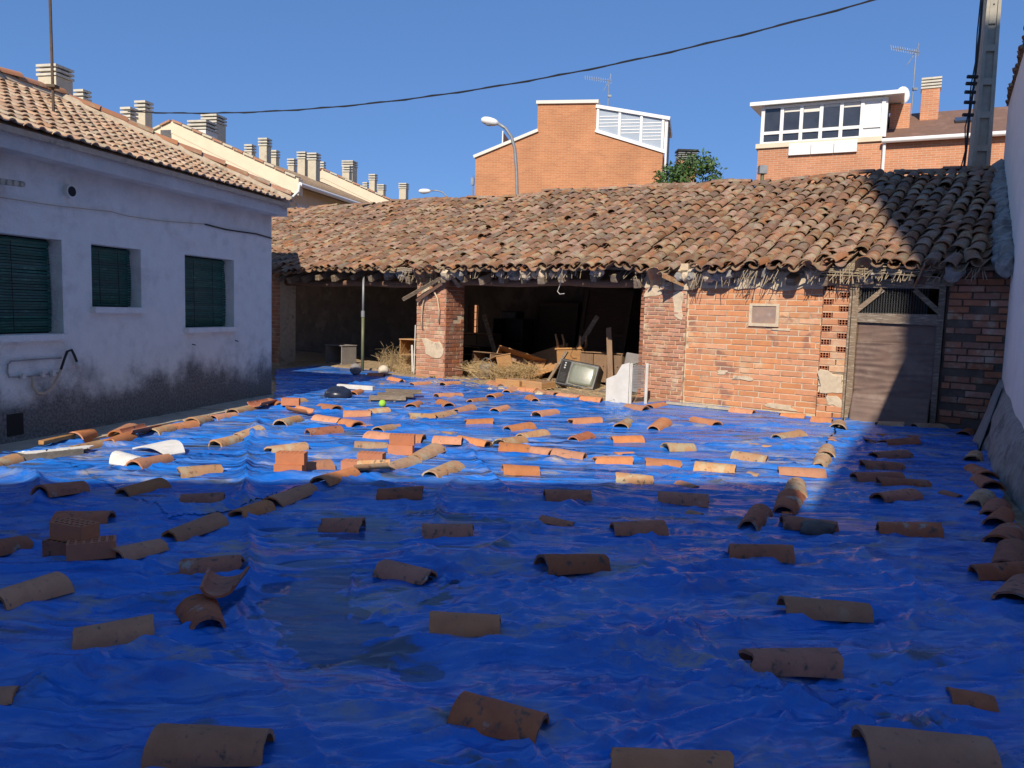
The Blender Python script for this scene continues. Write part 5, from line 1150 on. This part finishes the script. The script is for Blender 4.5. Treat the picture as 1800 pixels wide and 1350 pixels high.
for i, (P0_, P1_, P2_) in enumerate((((248, 793), (280, 790), (308, 806)), ((207, 827), (228, 815), (252, 818)))):
    c = gp(*P1_, .03); a = gp(*P0_, .03)-c; b = gp(*P2_, .03)-c
    t_ = thing('foam_sheet', ('curved white foam sheet behind an orange tile on sunlit tarp', 'smaller white foam piece left of an orange tile on sunlit tarp')[i], 'foam', (c[0], c[1], th(c[0], c[1])+.02), 0, 'white foam pieces')
    nrm = np.array([-(b-a)[1], (b-a)[0], 0]); nrm = nrm/np.linalg.norm(nrm)
    m = MB(); pts = []
    for k in range(9):
        f = k/8; p = a*(1-f)+b*f; pts.append((p[0]-nrm[0]*.09, p[1]-nrm[1]*.09, .05*math.sin(f*3.1)))
    for k in range(8, -1, -1):
        f = k/8; p = a*(1-f)+b*f; q = .1+.1*math.sin(f*3.1); pts.append((p[0]+nrm[0]*q, p[1]+nrm[1]*q, .08*math.sin(f*3.1)))
    m.add(pts, [(k, k+1, 16-k, 17-k) for k in range(8)]); solid(m.build('foam', T['foam'], t_), .015)
c = gp(345, 1348); t_ = thing('foam_scrap', 'scrap of white foam under the nearest left tile', 'foam', (c[0], c[1], th(c[0], c[1])+.01)); MB().prism([(-.05, 0, 0), (.0, -.03, 0), (.06, 0, 0), (.05, .04, 0), (-.03, .05, 0)], (0, 0, .015)).build('foam', T['foam'], t_)
# slatted wooden panel
c = gp(686, 701, .06); t_ = thing('plank_panel', 'grey slatted wooden panel lying on the sunlit far tarp', 'panel', (c[0], c[1], th(c[0], c[1])+.04), R_(8), rot=(R_(6), 0, R_(8))); t_.scale = (.78, .78, 1)
for k in range(3): bev(MB().box((.0+.16*k-.05, -.33+.34*k, .03), (.75, .32, .025), j=.006).build('plank', T['wood'], t_), .004)
for k in range(2): MB().box((-.18+.5*k, 0, .0), (.05, 1.05, .035), (0, 0, -.45)).build('cross_batten', T['wood'], t_)
# dark moulded plastic
c = gp(595, 704, .0); t_ = thing('plastic_bowl', 'crumpled dark blue plastic container beside the white beam', 'container', (c[0], c[1], th(c[0], c[1])))
bm = bmesh.new(); bmesh.ops.create_uvsphere(bm, u_segments=20, v_segments=12, radius=.2)
for v in bm.verts:
    v.co.x *= 1.15; v.co.z = max(v.co.z, -.04)*.8+.03; v.co.z -= .11*math.exp(-((v.co.x-.07)**2+(v.co.y+.06)**2)/.006)+.10*math.exp(-((v.co.x+.09)**2+(v.co.y+.05)**2)/.005); v.co *= 1+random.uniform(-.03, .03)
me = bpy.data.meshes.new('b'); bm.to_mesh(me); bm.free(); me.materials.append(T['lump']); me.polygons.foreach_set('use_smooth', [True]*len(me.polygons)); link('shell', me, t_)
def setball(px, py, r, mat, label, cat='ball'):
    c = gp(px, py); o = ball('ball', r, mat, None, (c[0], c[1], th(c[0], c[1])+r*.95)); tag(o, label, cat)
setball(672, 722, .055, T['tennis'], 'bright green tennis ball at the corner of the slatted panel'); setball(625, 663, .13, T['slab'], 'grey football in the shade beside the metal prop'); setball(674, 663, .12, T['ball'], 'pale dirty football in the sun by the dry weeds')
c = gp(1436, 948); o = ball('stone', .1, T['rock'], None, (c[0], c[1], th(c[0], c[1])+.03), 2, .18); o.scale = (1.3, .8, .6); tag(o, 'dark stone in front of a shaded tile near the tile column', 'stone')

# ================================================================== INSIDE THE SHED
fm = MB(); n = 46; k2 = 40; vs = []
for i in range(n+1):
    for k in range(k2+1):
        x = -11+16*i/n; y = -1.6+6*k/k2; e = min(1, max(0, (y+1.5)/1.3)); z = -.02+e*(.07+.06*float(fbm(np.array(x*1.1), np.array(y*1.1), 4, 120)))
        if x > .3 or x < -6.5: z = -.025 if y < .2 else z
        vs.append((x, y, z))
n1 = k2+1; fm.add(vs, [(i*n1+k, (i+1)*n1+k, (i+1)*n1+k+1, i*n1+k+1) for i in range(n) for k in range(k2)])
fo = fm.build('dirt_floor', T['dirt'], None, True); fo.location = S0; fo.rotation_euler = (0, 0, S_ANG); tag(fo, kind='structure')
def inside(name, label, cat, px, py, z=.08, rz=0, rx=0, ry=0, d=None):
    if d is None: p = gp(px, py, z)
    else:
        nn = np.array([-math.sin(S_ANG), math.cos(S_ANG), 0]); q = ray(px, py); P = sw(0, d, 0); p = sw(to_s(CP+q*(((P-CP)@nn)/(q@nn)))[0], d, z)
    return thing(name, label, cat, tuple(p), rot=(rx, ry, S_ANG+rz))
def B(t_, n, mat, c, d, rot=(0, 0, 0), bv=.006): return bev(MB().box(c, d, rot).build(n, mat, t_), bv)
# television
tv = inside('television', 'old television with greenish screen tipped back on the dirt', 'television', 1008, 660, .06, .25, R_(-22), R_(8), d=.45); tv.scale = (.95, .92, .92)
B(tv, 'cabinet', T['dark'], (0, .25, .33), (.86, .42, .6), bv=.02)
B(tv, 'rear_housing', T['dark'], (0, .56, .33), (.62, .3, .44), bv=.04)
B(tv, 'bezel', T['tvgrey'], (.11, .03, .33), (.6, .02, .52), bv=.006)
m = MB(); vs = []
for i in range(9):
    for k in range(9):
        u, v = i/8-.5, k/8-.5; vs.append((.11+u*.54*(1-.06*v*v*4), .018-.03*(1-2*(u*u+v*v)), .33+v*.46*(1-.05*u*u*4)))
m.add(vs, [(i*9+k, (i+1)*9+k, (i+1)*9+k+1, i*9+k+1) for i in range(8) for k in range(8)]); solid(m.build('screen', T['screen'], tv, True), .004)
B(tv, 'control_panel', T['black'], (-.3, .034, .33), (.19, .02, .5))
for k in range(7): B(tv, 'grille_slot', T['dark'], (-.3, .022, .12+k*.03), (.14, .01, .012), bv=.002)
for k in range(3): MB().tube([(-.3, .03, .42+k*.055), (-.3, .0, .42+k*.055)], .02, 10).build('knob', T['grey'], tv)
# upturned bedside table
nt_ = inside('bedside_table', 'upturned orange wood bedside table with legs in the air', 'table', 1003, 650, .12, .15, R_(4), R_(-4), d=1.5)
B(nt_, 'front_panel', T['owood'], (0, 0, .5), (.54, .03, .3)); B(nt_, 'side_panel', T['owood'], (-.27, .2, .5), (.03, .4, .3)); B(nt_, 'side_panel', T['owood'], (.27, .2, .5), (.03, .4, .3)); B(nt_, 'back_panel', T['owood'], (0, .4, .5), (.54, .03, .3)); B(nt_, 'rail', T['owood'], (0, -.01, .67), (.62, .05, .035))
B(nt_, 'top', T['owood'], (0, .2, .34), (.66, .5, .03))
for sx, sy, ln in ((-.25, .03, .34), (.25, .03, .28), (-.25, .38, .3), (.25, .38, .3)): MB().tube([(sx, sy, .62), (sx*1.04, sy, .8), (sx*1.14, sy-.03, .65+ln)], [.035, .028, .02], 8).build('leg', T['owood'], nt_, True)
# wardrobes, cabinets
def carcass(name, label, px, py, d, size, mats, rz=0, rx=0, ry=0, z=.08, doors=0, shelves=1, cat='cabinet'):
    t = inside(name, label, cat, px, py, z, rz, rx, ry, d); w_, dp_, h_ = size; m1, m2 = mats
    B(t, 'side_panel', m1, (-w_/2+.012, dp_/2, h_/2), (.024, dp_, h_)); B(t, 'side_panel', m1, (w_/2-.012, dp_/2, h_/2), (.024, dp_, h_)); B(t, 'top_panel', m1, (0, dp_/2, h_+.012), (w_+.03, dp_+.03, .024)); B(t, 'base_panel', m1, (0, dp_/2, .05), (w_-.05, dp_-.01, .024)); B(t, 'back_panel', m2, (0, dp_-.008, h_/2), (w_-.05, .012, h_-.02))
    for k in range(shelves): B(t, 'shelf', m1, (0, dp_/2, h_*(k+1)/(shelves+1)), (w_-.05, dp_-.03, .02))
    for k in range(doors):
        x = -w_/2+w_/doors*(k+.5); D_ = B(t, 'door', m2, (x, -.012, h_/2), (w_/doors-.012, .02, h_-.04)); MB().tube([(x+.08, -.02, h_*.6), (x+.08, -.05, h_*.6)], .012, 8).build('knob', m1, D_)
    return t
carcass('wardrobe', 'brown wooden cupboard with plank doors behind the upturned table', 1055, 655, 1.55, (.95, .45, .62), (T['bwood'], T['bwood']), .1, doors=3, z=.1)
carcass('cabinet', 'open dusty brown cabinet tilted beside the left pillar', 843, 645, 1.25, (.62, .42, .44), (T['bwood'], T['dwood']), -.15, R_(-6), 0, .14)
carcass('cabinet', 'low dark cabinet in the shadow behind the left pillar', 822, 650, 2.1, (.7, .45, .55), (T['dwood'], T['dwood']), 0, shelves=2)
carcass('sideboard', 'collapsed orange wood sideboard leaning behind the dry weeds', 905, 650, 1.6, (1.15, .35, .5), (T['owood'], T['bwood']), .35, R_(-25), R_(14), .16, cat='sideboard')
t_ = inside('wood_panel', 'large pale wood panel leaning behind the bedside table', 'panel', 950, 645, .15, .1, R_(-40), R_(-18), d=1.9); B(t_, 'board', T['owood'], (0, 0, .35), (1.3, .025, .7))
t_ = inside('timber_post', 'short slanting timber leaning by the television', 'timber', 963, 660, .08, 0, R_(-8), R_(30), d=.95); B(t_, 'post', T['wood'], (0, 0, .38), (.06, .06, .8))
for i, (px, py, lab) in enumerate(((893, 681, 'open wooden drawer tray lying left of another on dirt'), (935, 684, 'open wooden drawer tray lying right of another on dirt'))):
    t_ = inside('wooden_tray', lab, 'tray', px, py, .05, .1-.25*i, R_(3)); w_, d_ = (.52, .4)
    B(t_, 'front', T['owood'], (0, -.02, .08), (w_+.03, .022, .16)); B(t_, 'back', T['bwood'], (0, d_, .07), (w_, .015, .13)); B(t_, 'side', T['owood'], (-w_/2, d_/2-.01, .07), (.015, d_, .13)); B(t_, 'side', T['owood'], (w_/2, d_/2-.01, .07), (.015, d_, .13)); B(t_, 'bottom', T['bwood'], (0, d_/2, .015), (w_, d_, .01))
# old door leaning in the back, framed boards
def leaning(name, label, px0, px1, d, h, z=.05, ry=0, rx=-.12):
    a = to_s(gp((px0+px1)/2, 640, .1)); n_ = ray((px0+px1)/2, 560); nn = np.array([-math.sin(S_ANG), math.cos(S_ANG), 0]); P = sw(0, d, 0); q = to_s(CP+n_*(((P-CP)@nn)/(n_@nn)))
    w_ = (px1-px0)/FPX*np.linalg.norm(sw(q[0], d)-CP)*1.2; t = thing(name, label, 'panelling', tuple(sw(q[0], d, z)), rot=(rx, ry, S_ANG))
    B(t, 'stile', T['dwood'], (-w_/2, 0, h/2), (.1, .05, h)); B(t, 'stile', T['dwood'], (w_/2, 0, h/2), (.1, .05, h)); B(t, 'top_rail', T['dwood'], (0, .002, h-.05), (w_, .05, .1)); B(t, 'middle_rail', T['dwood'], (0, .002, h*.5), (w_, .05, .1)); B(t, 'bottom_rail', T['dwood'], (0, .002, .1), (w_, .05, .16)); B(t, 'panel', T['dwood'], (0, .02, h/2), (w_, .015, h-.05)); return t
leaning('panelled_board', 'dark panelled door leaning tilted at the back of the bay', 1015, 1088, 3.2, 2.1, ry=.07); leaning('panelled_board', 'dark window frame board standing behind the old furniture', 938, 1005, 3.9, 1.75)
carcass('stove', 'black stove shape in the dark behind the weeds', 890, 640, 3.4, (.95, .5, 1.25), (T['dark'], T['dark']), cat='stove'); B(bpy.data.objects['stove'], 'hood', T['dark'], (0, .2, 1.36), (.5, .4, .2), bv=.03)
# pale fridge lying and white panel at the right pillar
fr = inside('old_fridge', 'dusty grey appliance leaning against the right pillar', 'fridge', 1106, 690, .06, -.1, R_(-8), R_(5), d=.5)
B(fr, 'body', T['slab'], (0, .2, .38), (.5, .4, .76), bv=.02); B(fr, 'door', T['grey'], (.03, -.02, .27), (.38, .03, .46), bv=.01); MB().tube([(-.12, -.01, .52), (.0, -.05, .55), (.1, -.03, .6)], .008, 5).build('cord', T['wire'], fr)
wp_ = inside('painted_screen', 'white painted angled cupboard side standing on the tarp edge', 'screen', 1090, 711, .02, .05)
sc2 = 1.0
m = MB().prism([(-.28, 0, 0), (.14, 0, 0), (.14, 0, .72), (-.0, 0, .68), (-.1, 0, .5), (-.28, 0, .42)], (0, .025, 0)); bev(m.build('side', T['white'], wp_), .004)
lv = MB().b2(.145, .165, .02, .05, 0, .7).build('louvre_frame', T['white'], wp_)
B(wp_, 'stile', T['white'], (.16, .05, .35), (.04, .03, .72)); B(wp_, 'stile', T['white'], (.34, .28, .35), (.05, .03, .72), (0, 0, .9))
for k in range(14): B(lv, 'louvre_slat', T['slab'], (.25, .16, .3+k*.028), (.2, .012, .02), (.3, 0, .9), .002)
t_ = inside('broken_box', 'small pale broken box behind the television', 'box', 1068, 655, .1, .2); B(t_, 'board', T['foam'], (0, 0, .05), (.35, .2, .1), (.3, .1, 0)); B(t_, 'board', T['bwood'], (.02, .05, .0), (.3, .2, .04))
carcass('chest', 'dusty brown chest of drawers at the back left of the bay', 838, 630, 2.9, (.9, .45, .85), (T['bwood'], T['dwood']), .1, doors=2, cat='chest')
carcass('crate', 'open wooden crate on its side behind the straw heap', 872, 640, 1.0, (.45, .35, .36), (T['owood'], T['bwood']), -.5, R_(10), R_(-14), .14, shelves=0, cat='crate')
for i, (px_, d_, ln, ry_, rz_, lab) in enumerate(((925, 1.2, 1.3, 1.2, .4, 'long pale plank lying across the junk behind the straw'), (985, 1.9, 1.6, .5, -.2, 'grey plank leaning left behind the bedside table'), (880, 2.2, 1.5, -.45, .2, 'grey plank leaning right above the open crate'), (1075, 1.0, 1.2, -.2, 0, 'short brown plank leaning on the plank door cupboard'))):
    t_ = inside('loose_plank', lab, 'plank', px_, 640, .12, rz_, R_(-12), ry_, d=d_); B(t_, 'board', (T['owood'], T['wood'], T['wood'], T['bwood'])[i], (0, 0, ln/2), (.12, .025, ln))
t_ = inside('metal_bucket', 'dented grey metal bucket beside the open crate', 'bucket', 856, 652, .1, 0, R_(8), 0, d=.75)
MB().tube([(0, 0, 0), (0, 0, .26)], [.11, .15], 16, False).build('pail', T['grey'], t_, True); MB().tube([(0, 0, 0), (0, 0, .01)], .11, 16).build('base', T['grey'], t_); MB().tube([(.15*math.cos(a), .03, .26+.15*math.sin(a)) for a in [i*.314 for i in range(11)]], .006, 5).build('handle', T['grey'], t_)
# left bay
t_ = inside('metal_prop', 'adjustable metal prop holding up the left bay roof', 'prop', 637, 656, 0, 0); MB().tube([(0, 0, 0), (0, 0, 1.35)], .035, 10).build('outer_tube', T['green_m'], t_, True); MB().tube([(0, 0, 1.3), (0, 0, 2.25)], .026, 10).build('inner_tube', T['grey'], t_, True); MB().tube([(0, 0, 1.3), (0, 0, 1.45)], .045, 10).build('collar', T['grey'], t_); MB().box((0, 0, .01), (.16, .16, .012)).build('foot_plate', T['grey'], t_)
carcass('wooden_box', 'open grey wooden box standing in the dark left bay', 586, 642, None, (.62, .5, .5), (T['slab'], T['wood']), .0, z=.02, shelves=0, cat='box')
carcass('cupboard', 'broken orange edged cupboard beside the left brick pillar', 717, 655, 1.1, (.5, .5, .72), (T['owood'], T['bwood']), .2, z=.05)
t_ = inside('white_board', 'narrow white board standing against the left pillar', 'board', 728, 664, .02, 0, d=.15); B(t_, 'board', T['white'], (0, 0, .6), (.025, .02, 1.1), (0, .02, 0)); B(t_, 'strip', T['white'], (-.05, -.02, .4), (.05, .02, .6), (0, -.05, 0))
# cable loop and slanting timber on the left pillar
t_ = thing('cable_loop', 'pale cable hanging in a loop on the left brick pillar', 'cable', S0, S_ANG)
def spt(px, py, y): 
    nn = np.array([-math.sin(S_ANG), math.cos(S_ANG), 0]); P = sw(0, y, 0); d = ray(px, py); return tuple(to_s(CP+d*(((P-CP)@nn)/(d@nn))))
MB().tube([spt(x, y, -.05) for x, y in ((742, 577), (741, 560), (743, 535), (748, 518), (755, 512))], .018, 6).build('strand', T['hose'], t_, True); MB().tube([spt(x, y, -.05) for x, y in ((755, 512), (763, 512), (769, 525), (772, 545), (771, 566))], .018, 6).build('strand', T['hose'], t_, True)
p = spt(756, 514, -.06); MB().box(p, (.08, .06, .1)).build('junction_box', T['dark'], t_)
t_ = thing('eave_boards', 'two broken timber boards propped like a gable on the left pillar', 'timber', S0, S_ANG)
a, b, c = spt(709, 526, -.18), spt(790, 480, -.14), spt(808, 503, .2)
MB().tube([a, b], .05, 4).build('board', T['wood'], t_); MB().tube([spt(733, 528, -.1), spt(788, 490, -.1)], .04, 4).build('board', T['beam'], t_); MB().tube([b, c], .055, 4).build('board', T['wood'], t_)
# hanging wires
t_ = thing('hanging_wires', 'thin pale wires dangling from the eave over the open bay', 'wire', S0, S_ANG)
for pts in (((991, 470), (988, 490), (984, 502), (980, 512), (984, 517), (992, 516)), ((1013, 470), (1011, 485)), ((914, 470), (913, 492))): MB().tube([spt(x, y, -.1) for x, y in pts], .007, 4).build('wire', T['white'], t_)
# dry weeds
def weeds(label, px, py, n, R0_, H, z=.05, lie=.5):
    c = gp(px, py, z); t = MB()
    for i in range(n):
        a = random.uniform(0, 6.283); r = R0_*random.random()**.6; x, y = r*math.cos(a), r*math.sin(a); h = H*random.uniform(.35, 1); dx, dy = random.gauss(0, lie)*h, random.gauss(0, lie)*h
        pts = [(x, y, -.03), (x+dx*.35, y+dy*.35, h*.5), (x+dx, y+dy, h*random.uniform(.6, 1))]; t.tube(pts, [.004, .0035, .002], 3, False)
        for _ in range(2):
            f = random.uniform(.3, 1); q = np.array(pts[1])*(1-f)+np.array(pts[2])*f; e = q+np.array([random.gauss(0, .1), random.gauss(0, .1), random.uniform(-.02, .12)]); t.tube([q, e], .002, 3, False)
    o = t.build('dry_weed', T['straw']); o.location = tuple(c); tag(o, label, 'weeds', 'dry weeds in the shed mouth')
weeds('heap of dry straw coloured weeds before the collapsed sideboard', 892, 662, 900, .75, .34, .1, 1.0); weeds('low dry weeds beside the low cabinet and left pillar', 850, 657, 320, .42, .3, .1, 1.0)
weeds('bushy dry thistle standing beside the metal prop', 690, 655, 130, .3, .72, .02, .32); weeds('sparse straw tuft in front of the tipped television', 1035, 672, 60, .28, .14, .05, .9); weeds('dry stalks at the foot of the orange edged cupboard', 715, 660, 60, .2, .35, .02, .4)
def greens(px, py, label, r=.12):
    c = gp(px, py, .04); m = MB()
    for i in range(70):
        a = random.uniform(0, 6.28); q = r*random.random(); p = np.array([q*math.cos(a), q*math.sin(a), random.uniform(0, .06)]); u = np.array([random.gauss(0, 1), random.gauss(0, 1), .4]); u /= np.linalg.norm(u); v = np.array([-u[1], u[0], .2]); m.add([p, p+u*.03+v*.012, p+u*.05, p+u*.03-v*.012], [(0, 1, 2, 3)])
    o = m.build('weed_tuft', T['leaf']); o.location = tuple(c); tag(o, label, 'weed')
greens(1003, 678, 'small green weed growing in the dirt before the television'); greens(760, 667, 'tiny green weed at the foot of the left pillar', .06)
stw = MB()
for i in range(900):
    x, y = random.uniform(-4.7, -.2), random.uniform(-1.2, 1.6); a = random.uniform(0, 3.14); l = random.uniform(.04, .16); p = sw(x, y, .06+.05*random.random()); stw.tube([p, p+np.array([math.cos(a)*l, math.sin(a)*l, random.uniform(-.01, .03)])], .003, 3, False)
tag(stw.build('straw', T['straw']), 'loose straw scattered over the dirt', kind='stuff')
# stones and rubble on the dirt
for i in range(9):
    x, y = random.uniform(-4.8, -.3), random.uniform(-1.3, .8); wv = sw(x, y, .05); o = ball('stone', random.uniform(.03, .08), random.choice((T['rock'], T['mortar'], T['tile_o'])), None, tuple(wv), 1, .25); o.scale = (1.3, 1, .6)
    tag(o, 'small stone among the rubble on the dirt before the open bay', 'stone', 'rubble stones on the dirt')
